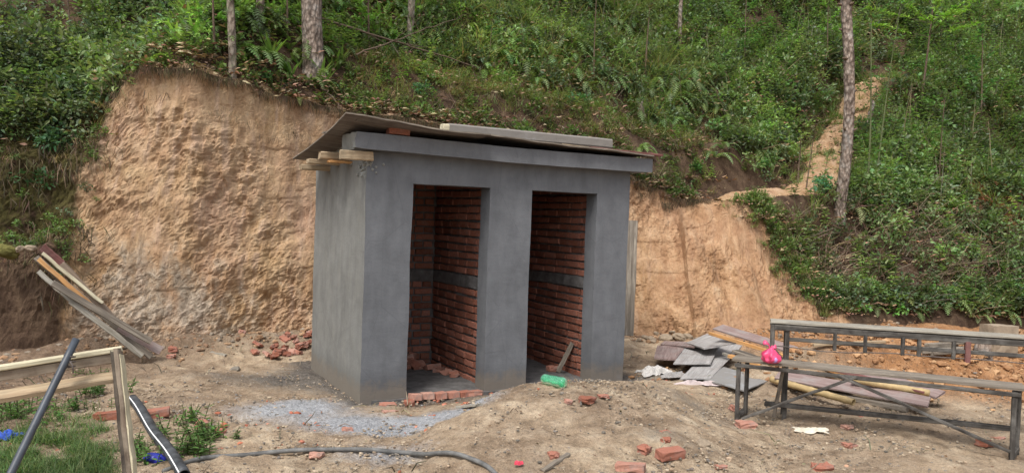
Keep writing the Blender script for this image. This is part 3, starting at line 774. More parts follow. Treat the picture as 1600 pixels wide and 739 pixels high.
def curved_sheet(name, u0, u1, v0, v1, zfun, thk, mat, nu=40, nv=16, skew=0.):
    V = []
    for s in (0, 1):
        for j in range(nv + 1):
            for i in range(nu + 1):
                a, b = i / nu, j / nv; u = u0 + (u1 - u0) * a + skew * (1 - b); v = v0 + (v1 - v0) * b + (.014 * float(fbm(u * 5, b * 3., 1., 3)) + .012 * round(float(vn(u * 2.1, 9.)) * 2) / 2) * (1 - b)
                V.append(W(u, v, zfun(u, v) + thk * (s - .5)))
    V = np.array(V); N = (nu + 1) * (nv + 1); top = grid_faces(nu + 1, nv + 1)
    F = [tuple(q + N) for q in top] + [tuple(q[::-1]) for q in top]
    rim = [i for i in range(nu)] + [(j * (nu + 1) + nu) for j in range(nv)] + [nv * (nu + 1) + nu - i for i in range(nu)] + [(nv - j) * (nu + 1) for j in range(nv)]
    for a, b in zip(rim, rim[1:] + rim[:1]): F.append((a, b, b + N, a + N))
    ob = npmesh(name, V, F, mat); uv_wood(ob, BD); ob.data.materials.append(M["grey"])
    for i_ in range(2 * nu * nv, len(ob.data.polygons)): ob.data.polygons[i_].material_index = 1
    return ob
M["roofply"] = m_wood("weathered_roof_plywood", (.085, .07, .06), (.16, .135, .118), (.27, .24, .21), dirt=.4, dirtc=(.25, .23, .21))
def zA(u, v):
    left = np.interp(v, [-.32, .1, .52, 1.0, 1.6], [2.585, 2.492, 2.422, 2.352, 2.285])
    k = float(sstep(-.1, .75, u)); fr = float(np.interp(v, [-.32, .3, 1.6], [2.505, 2.472, 2.47]))
    return left * (1 - k) + fr * k - .02 * (1 - k) * float(sstep(-.3, .1, u))
tag(curved_sheet("roof_sheet", -.30, 1.1, -.30, 1.6, zA, .012, M["roofply"]), "thin brown plywood sheet bent down over the left back edge of the roof", "plywood sheet")
def zB(u, v):
    fe = np.interp(u, [-.2, .2, .7, 1.5, 2.1, 2.7, 3.15], [2.532, 2.53, 2.508, 2.494, 2.474, 2.452, 2.443])
    k = np.interp(v, [-.2, .3, 1.2], [0, .5, 1]); base = np.interp(u, [-.2, .5, 1.2, 3.2], [2.505, 2.52, 2.505, 2.45])
    return fe * (1 - k) + base * k + .009 * float(fbm(u * 3, v * 2, 7., 3)) + .006
tag(curved_sheet("roof_sheet", -.17, 3.13, -.2, .95, zB, .012, M["roofply"], 70, 12), "long dark warped sheet along the front edge of the roof, under the grey beam", "plywood sheet")
BMt = thing("grey_beam", W(1.9, .3, 2.56), "grey cement-coated wooden beam with a bare yellow end lying on the roof", "beam")
plank("beam", W(.91, .3, 2.592), W(2.9, .3, 2.59), .10, .105, M["beamc"], BMt, seg=14, jit=.005)
plank("beam_end", W(.855, .3, 2.59), W(.912, .3, 2.592), .092, .095, M["cream"], BMt, seg=2)
tag(plank("board_strip", W(2.1, .06, 2.505), W(2.98, .0, 2.478), .07, .022, M["pale"]), "thin pale wood strip sticking out below the right end of the roof beam", "wood strip")
tag(plank("board_strip", W(2.35, -.1, 2.482), W(3.27, -.12, 2.464), .09, .022, M["redp"]), "dark red-brown batten overhanging the right end of the roof slab", "wood strip")
def loose_brick(name, p, rz, label, group=None, tilt=(0, 0), scale=(1, 1, 1), mat="brick2", broken=False, seed=0, cat="brick"):
    r = random.Random(seed * 31 + 7); bm = bmesh.new(); L, Wd, H = .19 * scale[0], .092 * scale[1], .06 * scale[2]
    box_bm(bm, (0, 0, 0), (L / 2, 0, 0), (0, Wd / 2, 0), (0, 0, H / 2))
    bmesh.ops.subdivide_edges(bm, edges=list(bm.edges), cuts=2, use_grid_fill=True)
    amp = .009 if broken else .0035
    for v in bm.verts:
        v.co += Vector((r.uniform(-amp, amp), r.uniform(-amp, amp), r.uniform(-amp, amp) * .7))
        if broken and v.co.x > L * .2: v.co.x -= abs(v.co.y + v.co.z * 1.3) * r.uniform(.1, .4)
    me = bpy.data.meshes.new(name); bm.to_mesh(me); bm.free(); me.materials.append(M[mat])
    o = bpy.data.objects.new(name, me); link(o); o.location = Vector([float(a) for a in p]); o.rotation_euler = (tilt[0], tilt[1], rz)
    return tag(o, label, cat, group)
loose_brick("brick", W(.26, -.07, 2.478), YAW, "dark brick wedged between roof slab and warped sheet at the left front corner", scale=(1.05, 1, .9), mat="brick")

# ------------------------------------------------------------------ left boards leaning on the bank
def gp(px, py, dz=0.):      # point of the ground seen at a pixel
    r = ray(px, py); ys = np.linspace(3.2, 14, 3000); P = CAM + r * ys[:, None]
    k = np.argmax(P[:, 2] < T(P[:, 0], P[:, 1]) + dz); return P[k]
LG = "old boards leaning against the dark bank at left"
LP = [((56, 402), 8.20, (236, 558), 8.66, .065, .022, "grey", "long grey weathered board at the front of the leaning bundle at left"),
      ((66, 396), 8.26, (160, 474), 8.50, .035, .03, "cream", "narrow cream-white board edge in the leaning bundle at left"),
      ((60, 424), 8.12, (118, 476), 8.26, .05, .018, "top", "short pale grey board low under the leaning bundle at left"),
      ((60, 405), 8.16, (146, 480), 8.36, .045, .018, "orange", "short orange-brown board in the middle of the leaning bundle at left"),
      ((96, 412), 8.36, (198, 520), 8.66, .07, .022, "bamboo_w", "upper brown-grey board at the back of the leaning bundle at left"),
      ((82, 442), 8.10, (236, 534), 8.62, .07, .022, "grey", "dark greenish grey board crossing over the middle of the leaning bundle at left"),
      ((110, 470), 8.22, (222, 556), 8.58, .06, .022, "top", "pale grey board whose foot rests lowest beside the near table"),
      ((66, 386), 8.33, (96, 412), 8.45, .09, .02, "redp", "short dark red board at the very top of the leaning bundle at left"),
      ((186, 510), 8.52, (252, 548), 8.74, .10, .02, "ply", "wide brown board piece at the foot of the leaning bundle at left")]
M["bamboo_w"] = m_wood("brown_timber", (.16, .115, .08), (.25, .19, .14), (.34, .27, .21))
for a, ya, b_, yb, wd, th, mt, lb in LP:
    tag(plank("leaning_board", ony(*a, ya), ony(*b_, yb), wd, th, M[mt], up=(.25, -.75, .55), bend=random.uniform(-.02, .02), jit=.005), lb, "board", LG)
tag(plank("leaning_board", ony(988, 345, 10.75), ony(981, 524, 10.35), .15, .03, M["grey"], up=(0, -1, .1), seg=10, jit=.006), "tall grey weathered board standing upright against the earth just right of the building", "board")
# stones on the little shelf at the left
def rock(name, p, r3, label, cat="stone", mat="rock", seed=0, group=None, rot=None):
    bm = bmesh.new(); bmesh.ops.create_icosphere(bm, subdivisions=3, radius=1)
    for v in bm.verts:
        c = v.co.copy(); k = 1 + .22 * float(fbm(c.x * 1.3 + seed * 7, c.y * 1.3, c.z * 1.3, 3)) ; v.co = Vector((c.x * k, c.y * k, c.z * k))
    me = bpy.data.meshes.new(name); bm.transform(Matrix.Diagonal(tuple(r3) + (1,)))
    bm.to_mesh(me); bm.free(); me.materials.append(M[mat]); o = bpy.data.objects.new(name, me); link(o); o.location = Vector([float(a) for a in p])
    o.rotation_euler = rot or (random.uniform(-.4, .4), random.uniform(-.4, .4), random.uniform(0, 6)); return tag(o, label, cat, group)
M["mossrock"] = m_plain("mossy_rock", (.16, .15, .05), .95, .1, .5, sc=10, bump=.02)
rock("stone", ony(8, 392, 8.3), (.13, .1, .07), "mossy greenish stone on the earth shelf at the far left edge", mat="mossrock", seed=3)
rock("stone", ony(32, 389, 8.3), (.05, .05, .04), "small round dark stone on the earth shelf, left of the board bundle", seed=4)
rock("stone", ony(48, 388, 8.32), (.06, .05, .035), "small grey-brown stone on the earth shelf, touching the tops of the leaning boards", seed=5)

# ------------------------------------------------------------------ timber pile at the right
M["bluesheet"] = m_plaster("dusty_blue_grey_sheet", (.36, .4, .44))
def pz(px, py, z): return onz(px, py, z)
def board_px(name, pts, zs, thk, mat, label, cat, warp=.004, seed=0, nu=12, nv=6):
    return tag(sheet(name, [pz(p[0], p[1], z) for p, z in zip(pts, zs)], thk, M[mat], nu, nv, warp, seed), label, cat)
def g0(px, py): return float(gp(px, py)[2])
board_px("flat_board", [(1099, 592), (1131, 573), (1204, 594), (1162, 611)], (.07, .09, .08, .06), .012, "bluesheet", "blue-grey flat sheet lying lowest, under the near bench's left end", "sheet", .004, 1)
board_px("flat_board", [(1062, 592), (1122, 533), (1160, 540), (1110, 592)], (.07, .15, .145, .07), .013, "plyg", "long pale grey board slanting on the pile, reaching down to the crumpled paper", "board", .004, 2)
board_px("flat_board", [(1052, 568), (1075, 538), (1125, 538), (1110, 569)], (.13, .16, .165, .13), .013, "plyg", "square cracked grey board lying on top of the long pale grey board", "board", .004, 3)
board_px("flat_board", [(1022, 560), (1027, 540), (1072, 542), (1056, 562)], (.10, .12, .16, .11), .02, "ply", "small brownish square board at the left end of the timber pile", "board", .004, 4)
board_px("flat_board", [(1032, 539), (1038, 533), (1100, 536), (1085, 543)], (.13, .15, .22, .2), .02, "ply", "narrow reddish-brown board behind the small square board", "board", .004, 5)
board_px("flat_board", [(1072, 536), (1105, 522), (1150, 536), (1100, 545)], (.2, .25, .3, .24), .018, "plyg", "grey-brown board tucked behind the cracked grey board", "board", .004, 6)
PG = "long boards heaped under the benches"
def pl_px(name, a, za, b_, zb, wd, th, mat, label, cat="plank", up=(0, 0, 1), **k):
    return tag(plank(name, pz(a[0], a[1], za), pz(b_[0], b_[1], zb), wd, th, M[mat], up=up, **k), label, cat, PG)
pl_px("long_plank", (1122, 511), .46, (1470, 617), .12, .22, .022, "ply", "widest purple-brown plywood plank running from the top left of the pile to the lower right", up=(.1, -.35, .9), seg=14)
Pa, Pb = pz(1110, 514, .46), pz(1450, 617, .12); tc = CAM - (Pa + Pb) / 2; tc[2] = 0; tc /= np.linalg.norm(tc)
tag(plank("long_plank", Pa + tc * .11 + [0, 0, -.035], Pb + tc * .12 + [0, 0, -.03], .03, .04, M["orange"], seg=12), "orange-brown timber edge just under the widest purple-brown plank", "plank", PG)
pl_px("long_plank", (1140, 556), .22, (1300, 604), .09, .08, .04, "orange", "bright yellow-orange timber behind the near bench's left legs", seg=10)
pl_px("long_plank", (1150, 548), .25, (1330, 612), .08, .14, .025, "grey", "grey board between the yellow timber and the purple plank", seg=10)
pl_px("long_plank", (1130, 552), .18, (1262, 600), .05, .05, .03, "top", "thin pale slat lying low beside the blue-grey sheet", seg=8)
pl_px("long_plank", (1215, 585), .17, (1452, 628), .1, .22, .02, "ply", "lower greyish purple plank ending beside the bamboo at right", up=(.05, -.3, .9), seg=12)
pl_px("long_plank", (1225, 600), .06, (1418, 640), .03, .07, .05, "grey", "dark brown squared timber on the ground under the purple plank", seg=10)
pl_px("long_plank", (1255, 566), .3, (1445, 612), .16, .1, .02, "redp", "dark red board behind the near bench, its end by the yellow bamboo", seg=10)
def bamboo(a, za, b_, zb, r, label):
    P0, P1 = pz(a[0], a[1], za), pz(b_[0], b_[1], zb); n = 40; path = [P0 + (P1 - P0) * t / n for t in range(n + 1)]
    rad = [r * (1.14 if t % 8 == 4 else 1) for t in range(n + 1)]
    return tag(tube_obj("bamboo_pole", path, rad, M["bamboo"], None, 12, 0, 0, True, True), label, "bamboo pole", "bamboo poles among the boards")
bamboo((1205, 592), .12, (1334, 628), .07, .034, "light bamboo pole with its cut end showing under the middle of the near bench")
bamboo((1330, 592), .22, (1452, 614), .15, .034, "yellow bamboo pole with its cut end at the right tip of the timber pile")
# rubble and stones by the pile
RG = "stones at the foot of the bank right of the building"
for i, (px, py, s) in enumerate([(1018, 532, .08), (1040, 530, .10), (1062, 530, .12), (1075, 528, .09), (1008, 528, .06), (1026, 522, .055), (998, 532, .05), (1090, 530, .06), (1050, 520, .05)]):
    rock("stone", gp(px, py) + np.array([0, 0, s * .2]), (s, s * .8, s * .5), "brownish stone in the rubble between the building's right wall and the timber pile", "stone", "rock", 20 + i, RG)

# ------------------------------------------------------------------ long work table (far) and bench (near), right
def leg_end(p): return (float(p[0]), float(p[1]), float(G(p[0], p[1])) - .04)
FTz = .86
tl, tr_ = onz(1205, 503, FTz), onz(1640, 531, FTz)
ax = tr_ - tl; ax[2] = 0; ax /= np.linalg.norm(ax); bk = np.array([-ax[1], ax[0], 0])
FT = thing("work_table", np.array([tl[0], tl[1], G(tl[0], tl[1])]), "long narrow wooden table frame with thin top and open lattice side, behind the near bench", "table")
plank("table_top", tl + bk * .10 - ax * .0, tl + bk * .10 + ax * 3.4, .22, .02, M["top"], FT, seg=18, jit=.003)
zt = FTz - .015
plank("apron", tl + [0, 0, -.045] + ax * .01 + bk * .0, tl + [0, 0, -.045] + ax * 3.38, .03, .05, M["bench"], FT, seg=14)
plank("rail", tl + [0, 0, -.145] + ax * .16, tl + [0, 0, -.15] + ax * 3.38, .025, .035, M["bench"], FT, seg=14)
plank("back_rail", tl + [0, 0, -.035] + bk * .2, tl + [0, 0, -.045] + bk * .2 + ax * 3.38, .02, .025, M["bench"], FT, seg=14)
tube_obj("tie_wire", [tl + ax * (.03 + 3.3 * k / 16) + [0, 0, -.20 - .015 * k / 16 + .004 * math.sin(k * 1.7) - .03 * math.exp(-((k - 2) / 2) ** 2)] for k in range(17)], .005, M["wire"], FT, 6)
def leg(root, p, w_, mat="bench", top=0., name="leg", d=None):
    e = np.array([p[0], p[1], float(G(p[0], p[1])) - .03])
    return plank(name, e, np.array([p[0], p[1], top]), w_, d or w_, M[mat], root, up=(ax[0], ax[1], 0), seg=8)
for s_u, s_b in ((.145, .02), (3.2, .02), (.145, .2), (3.2, .2)): leg(FT, tl + ax * s_u + bk * s_b, .04, top=zt)
plank("end_post", tl + [0, 0, -.25] + ax * .015, tl + [0, 0, -.02] + ax * .015, .035, .04, M["bench"], FT, up=(ax[0], ax[1], 0), seg=4)
plank("end_brace", tl + [0, 0, -.23] + ax * .02 - bk * .005, tl + [0, 0, -.36] + ax * .13 - bk * .005, .04, .03, M["bench"], FT, seg=4)
for px in (1307, 1351, 1403, 1425, 1470):
    k = (onz(px, 511, FTz) - tl) @ ax
    plank("strut", tl + ax * k + [0, 0, -.215], tl + ax * k + [0, 0, -.06], .036, .03, M["bench"], FT, up=(ax[0], ax[1], 0), seg=3)
k = (onz(1511, 522, FTz) - tl) @ ax
plank("strut", tl + ax * k + [0, 0, -.235], tl + ax * k + [0, 0, -.06], .065, .04, M["redp"], FT, up=(ax[0], ax[1], 0), seg=3)

NBz = .53
a_, b_ = onz(1143, 562, NBz), onz(1606, 610, NBz)
ax = b_ - a_; ax[2] = 0; Lb = np.linalg.norm(ax); ax /= Lb; bk = np.array([-ax[1], ax[0], 0])
NBn = thing("work_bench", np.array([a_[0], a_[1], G(a_[0], a_[1])]), "low grey weathered wooden bench with crossing diagonal braces, nearest at right, pink bag on it", "bench")
plank("bench_top", a_ + bk * .07, a_ + bk * .07 + ax * Lb, .12, .024, M["grey"], NBn, seg=20, jit=.004)
plank("bench_top", a_ + bk * .21, a_ + bk * .21 + ax * Lb, .12, .022, M["grey"], NBn, seg=20, jit=.004)
plank("apron", a_ + bk * .015 + [0, 0, -.045] + ax * .03, a_ + bk * .015 + [0, 0, -.045] + ax * (Lb - .04), .025, .032, M["bench"], NBn, seg=14)
def on_b(px, py): return None
lg = {}
for nm, (su, sb) in dict(fl=(.06, .03), bl=(.10, .26), fr=(Lb - .08, .03), br=(Lb - .02, .26)).items():
    lg[nm] = a_ + ax * su + bk * sb
    leg(NBn, lg[nm], .036, "bench", NBz - .02)
def zg(p, dz=.05): return np.array([p[0], p[1], float(G(p[0], p[1])) + dz])
plank("foot_rail", zg(lg["fl"], .03), zg(lg["fl"] + bk * .30, .03) + ax * .02, .045, .04, M["bench"], NBn, seg=4)
plank("foot_rail", zg(lg["fr"], .04), zg(lg["br"], .04), .045, .045, M["bench"], NBn, seg=4)
plank("stretcher", zg(lg["fl"] + bk * .28 + ax * .2, .13), zg(lg["br"], .2), .045, .04, M["bench"], NBn, seg=12, jit=.004)
f_ = -bk * .03
plank("brace", zg(lg["fl"] + f_ + ax * .05, .03), a_ + f_ + bk * .02 + ax * 1.02 + [0, 0, -.03], .022, .04, M["bench"], NBn, up=(-bk[0], -bk[1], .0), seg=8, jit=.004)
plank("brace", a_ + f_ + bk * .02 + ax * (Lb - 1.35) + [0, 0, -.03], zg(lg["fr"] + f_ - ax * .02, .07), .022, .04, M["bench"], NBn, up=(-bk[0], -bk[1], .0), seg=8, jit=.004)
plank("brace", a_ + bk * .27 + ax * .42 + [0, 0, -.03], zg(lg["fl"] + bk * .30 + ax * .28, .02), .03, .05, M["grey"], NBn, up=(-bk[0], -bk[1], .0), seg=6)

# pink bag on the bench
def blob_mesh(name, c, prof, mat, parent=None, n=22, wob=.12, seed=0, sq=(1, 1)):
    V = []; m_ = len(prof)
    for i, (z, r) in enumerate(prof):
        for k in range(n):
            a = k * 2 * math.pi / n; q = 1 + wob * float(fbm(math.cos(a) * 1.6 + seed, math.sin(a) * 1.6, z * 22, 3)); q *= 1 + .06 * math.sin(a * 7 + z * 30)
            V.append((c[0] + math.cos(a) * r * q * sq[0], c[1] + math.sin(a) * r * q * sq[1], c[2] + z))
    F = [(i * n + k, i * n + (k + 1) % n, (i + 1) * n + (k + 1) % n, (i + 1) * n + k) for i in range(m_ - 1) for k in range(n)]
    bm = bmesh.new(); vs = [bm.verts.new(v) for v in V]
    for f in F: bm.faces.new([vs[i] for i in f])
    bm.faces.new(vs[:n][::-1]); bm.faces.new(vs[-n:])
    return bmobj(name, bm, mat, parent, True)
pb = onz(1204, 567, NBz + .018)
BG = thing("plastic_bag", pb, "bright pink knotted plastic carrier bag sitting on the near bench", "plastic bag")
blob_mesh("bag_body", pb, [(0, .035), (.008, .06), (.02, .073), (.035, .079), (.05, .076), (.065, .077), (.08, .066), (.09, .062), (.103, .046), (.115, .036), (.125, .022), (.135, .017)], M["bag"], BG, 40, .26, 2)
blob_mesh("bag_contents", pb + np.array([.012, -.052, .012]), [(0, .012), (.01, .028), (.03, .034), (.05, .026), (.06, .01)], M["lilac"], BG, seed=5)
for sg, h in ((-1, .055), (1, .02)):
    bm = bmesh.new(); q = pb + np.array([0, 0, .125]); pts = []
    for i in range(6):
        t = i / 5; cx_ = q[0] + sg * .06 * t - .012 * t; z_ = q[2] + h * math.sin(t * 2.2) ; wv = .02 * (1 + .4 * math.sin(i * 2.1))
        pts.append([bm.verts.new((cx_, q[1] + s * wv * .5 + .006 * math.cos(i), z_ + s * wv * .7)) for s in (-1, 0, 1)])
    for i in range(5):
        for k in range(2): bm.faces.new([pts[i][k], pts[i][k + 1], pts[i + 1][k + 1], pts[i + 1][k]])
    o = bmobj("bag_handle", bm, M["bag"], BG, True); sm_ = o.modifiers.new("solid", 'SOLIDIFY'); sm_.thickness = .002

# ------------------------------------------------------------------ near table at the left edge, poles and pipes
e0 = ony(190, 541, 4.15); e1 = ony(-60, 580, 3.85)
NT = thing("trestle_table", np.array([e0[0], e0[1], G(e0[0], e0[1])]), "cut-off rough wooden table end at the left edge, pale top board and peeling post", "table")
dx_ = (e1 - e0) / np.linalg.norm(e1 - e0); bk2 = np.array([-dx_[1], dx_[0], 0]) * -1
plank("top_board", e0 + [0, 0, -.012], e0 + dx_ * 1.5 + [0, 0, -.012], .05, .024, M["cream"], NT, seg=10, jit=.003)
plank("top_board", e0 + bk2 * .09 + [0, 0, -.03], e0 + bk2 * .09 + dx_ * 1.5 + [0, 0, -.03], .08, .03, M["pale"], NT, seg=10, jit=.003)
plank("apron", e0 + [0, 0, -.055] + dx_ * .02, e0 + [0, 0, -.055] + dx_ * 1.5, .022, .05, M["post"], NT, seg=10)
s0 = ony(180, 588, 4.12); s1 = ony(-60, 630, 3.8)
plank("lower_board", s0 + [0, 0, 0], s1, .085, .03, M["pale"], NT, seg=10, jit=.004, up=(0, -.35, .93))
pt_, pb_ = ony(184, 545, 4.12), ony(204, 735, 4.02)
dirp = pb_ - pt_; foot = pt_ + dirp * ((G(pt_[0], pt_[1]) - .05 - pt_[2]) / dirp[2])
M["darkp"] = m_wood("dark_stained_timber", (.018, .015, .013), (.045, .036, .03), (.10, .08, .062), dirt=.5, dirtc=(.2, .17, .13))
sx = np.array([.019, 0, 0])
plank("post_board", foot - sx, pt_ - sx - [0, 0, .012], .024, .045, M["darkp"], NT, up=(0, -1, 0), seg=14, jit=.003)
plank("post_board", foot, pt_, .026, .05, M["post"], NT, up=(0, -1, 0), seg=14, jit=.003)
plank("post_board", foot + sx * 1.05, pt_ + sx * 1.05 - [0, 0, .03], .012, .044, M["cream"], NT, up=(0, -1, 0), seg=14, jit=.003)
far_ = e0 + dx_ * 1.4; plank("post", [far_[0], far_[1], float(G(far_[0], far_[1])) - .04], far_ - [0, 0, .04], .06, .06, M["post"], NT, up=(0, -1, 0), seg=6)
rp0 = ony(119, 530, 4.0); rp1 = ony(14, 745, 3.6); d_ = rp1 - rp0; rp1 = rp0 + d_ * ((0.0 - rp0[2]) / d_[2])
RD = thing("conduit_pole", rp1, "dark grey pipe leaning across the left table with wire tied round its top", "pipe")
tube_obj("pole", [rp1 + (rp0 - rp1) * t / 12 for t in range(13)], .0185, M["rod"], RD, 12, .01)
q = rp0 + (rp1 - rp0) * .055
tube_obj("binding", [q + np.array([.026 * math.cos(t * .9), .026 * math.sin(t * .9), -.0035 * t]) for t in range(26)], .004, M["wire"], RD, 5)
tube_obj("binding", [q + np.array([0, -.02, -.03]), q + np.array([.03, -.03, -.06]), q + np.array([.035, -.03, -.10])], .004, M["wire"], RD, 5)
# black pipe with white line
a0, a1 = gp(207, 634), ony(288, 742, 5.0); a0 = a0 + np.array([0, 0, .06]); a1[2] = max(a1[2], float(G(a1[0], a1[1])) + .05)
BP = thing("black_pipe", a0, "thick black plastic pipe with a white stripe lying on the ground behind the left post", "pipe")
pth = [a0 + (a1 - a0) * t / 14 + np.array([0, 0, .012 * math.sin(t * .7)]) for t in range(15)]
tube_obj("pipe_tube", pth, .040, M["pipe"], BP, 20, .01, 1, True, True)
axp = (a1 - a0) / np.linalg.norm(a1 - a0); tocam = (CAM - (a0 + a1) / 2); tocam -= axp * (tocam @ axp); tocam /= np.linalg.norm(tocam); side_ = np.cross(a1 - a0, tocam); side_ /= np.linalg.norm(side_); nrm_ = (tocam * .93 - side_ * (.35 if side_[0] > 0 else -.35)); nrm_ /= np.linalg.norm(nrm_)
bm = bmesh.new(); rr = []
for p in pth:
    q = p + nrm_ * .0425; rr.append((bm.verts.new(q - side_ * .004), bm.verts.new(q + side_ * .004)))
for i in range(14): bm.faces.new([rr[i][0], rr[i][1], rr[i + 1][1], rr[i + 1][0]])
bmobj("white_line", bm, M["whitep"], BP)
# hose
HP = [(255, 742), (300, 727), (340, 717), (400, 711.5), (480, 709), (560, 707.5), (630, 709), (680, 713), (730, 722), (765, 735), (790, 752)]
HW = [gp(px, min(py, 738)) if py < 740 else onz(px, py, float(gp(px, 738)[2])) for px, py in HP]
HW = catmull(np.array(HW), 6); HW[:, 2] = [float(G(p[0], p[1])) + .022 + .012 * math.sin(i * .3) for i, p in enumerate(HW)]
tag(tube_obj("hose", HW, .0165, M["hose"], None, 10, .02), "dusty black hose curving across the bottom foreground", "hose")
# blue scraps
bt = gp(240, 724)
BB = thing("blue_bottle", bt, "crushed dark blue plastic bottle beside the thick black pipe", "bottle")
blob_mesh("bottle_body", bt + np.array([0, 0, .004]), [(0, .03), (.012, .045), (.025, .05), (.04, .052), (.052, .044), (.063, .036), (.072, .012)], M["blue"], BB, 30, .5, 3, (1.3, .8))
def crumple(name, c, rx, ry, h, mat, label, cat, seed=0, n=16, rot=0.):
    bm = bmesh.new(); g = [[None] * (n + 1) for _ in range(n + 1)]
    for j in range(n + 1):
        for i in range(n + 1):
            a, b = i / n * 2 - 1, j / n * 2 - 1; k = 1 + .25 * float(vn(a * 2 + seed, b * 2)) 
            x, y = a * rx * k, b * ry * k; x2, y2 = x * math.cos(rot) - y * math.sin(rot), x * math.sin(rot) + y * math.cos(rot)
            z = h * (.5 + .5 * float(billow(a * 1.6 + seed, b * 1.6, 2., 3, .5))) * (1 - .6 * max(abs(a), abs(b)) ** 4)
            X_, Y_ = c[0] + x2, c[1] + y2; g[j][i] = bm.verts.new((X_, Y_, float(G(X_, Y_)) + .008 + max(z, 0)))
    for j in range(n):
        for i in range(n): bm.faces.new([g[j][i], g[j][i + 1], g[j + 1][i + 1], g[j + 1][i]])
    o = bmobj(name, bm, M[mat], None, False); s = o.modifiers.new("solid", 'SOLIDIFY'); s.thickness = .003; return tag(o, label, cat)
crumple("blue_cloth", gp(8, 686), .09, .07, .05, "cloth", "crumpled blue cloth on the grass at the left edge", "cloth", 4)
crumple("newspaper", gp(1022, 586), .17, .11, .09, "paper", "crumpled grey-white newspaper left of the timber pile", "paper", 2, 20, .3)
crumple("paper_sack", gp(1052, 592), .13, .07, .06, "plyg", "torn dark grey paper sack between newspaper and pale grey board", "paper", 9, 18, .1)
crumple("plastic_sheet", gp(1092, 604), .22, .05, .05, "sack", "white and pink plastic sheet spread in front of the pale grey board", "plastic sheet", 7, 20, -.2)
crumple("paper_scrap", gp(1266, 676), .13, .05, .04, "dirtp", "flattened dirty white paper scrap on bare ground in front of the near bench", "paper", 12, 16, -.3)
crumple("red_wrapper", gp(811, 727), .03, .022, .022, "red", "small crumpled red and white wrapper at the bottom centre", "wrapper", 5, 10, .2)
# green bottle: lying, foot towards lower right
p0, p1 = ony(846, 603, 6.72), ony(882, 614, 6.55); dirb = p1 - p0; dirb[2] = 0; Lb_ = .27; dirb /= np.linalg.norm(dirb)
c0 = (p0 + p1) / 2; p0 = c0 - dirb * .14; R_ = .047; cz = float(G(c0[0], c0[1])) + R_ + .002
GB = thing("green_bottle", np.array([c0[0], c0[1], cz - R_]), "bright green empty plastic bottle lying on the earth mound in front of the second doorway", "bottle")
prof = [(0, .0), (.0, .03), (.008, .043), (.03, .047), (.06, .046), (.075, .044), (.09, .046), (.14, .045), (.17, .042), (.20, .044), (.225, .043), (.24, .036), (.252, .024), (.262, .0)]
up_ = np.array([0, 0, 1.]); sd_ = np.cross(dirb, up_); V = []; n = 20
for i, (t, r) in enumerate(prof):
    for k in range(n):
        a = k * 2 * math.pi / n; q = r * (1 + .05 * math.sin(5 * a) * (t < .02) + .05 * float(vn(math.cos(a) * 2, math.sin(a) * 2, t * 20)))
        V.append(np.array([p0[0], p0[1], cz]) + dirb * (.27 - t) + up_ * math.cos(a) * q + sd_ * math.sin(a) * q)
F = [(i * n + k, i * n + (k + 1) % n, (i + 1) * n + (k + 1) % n, (i + 1) * n + k) for i in range(len(prof) - 1) for k in range(n)]
npmesh("bottle_body", V, F, M["pet"], GB, smooth=True)

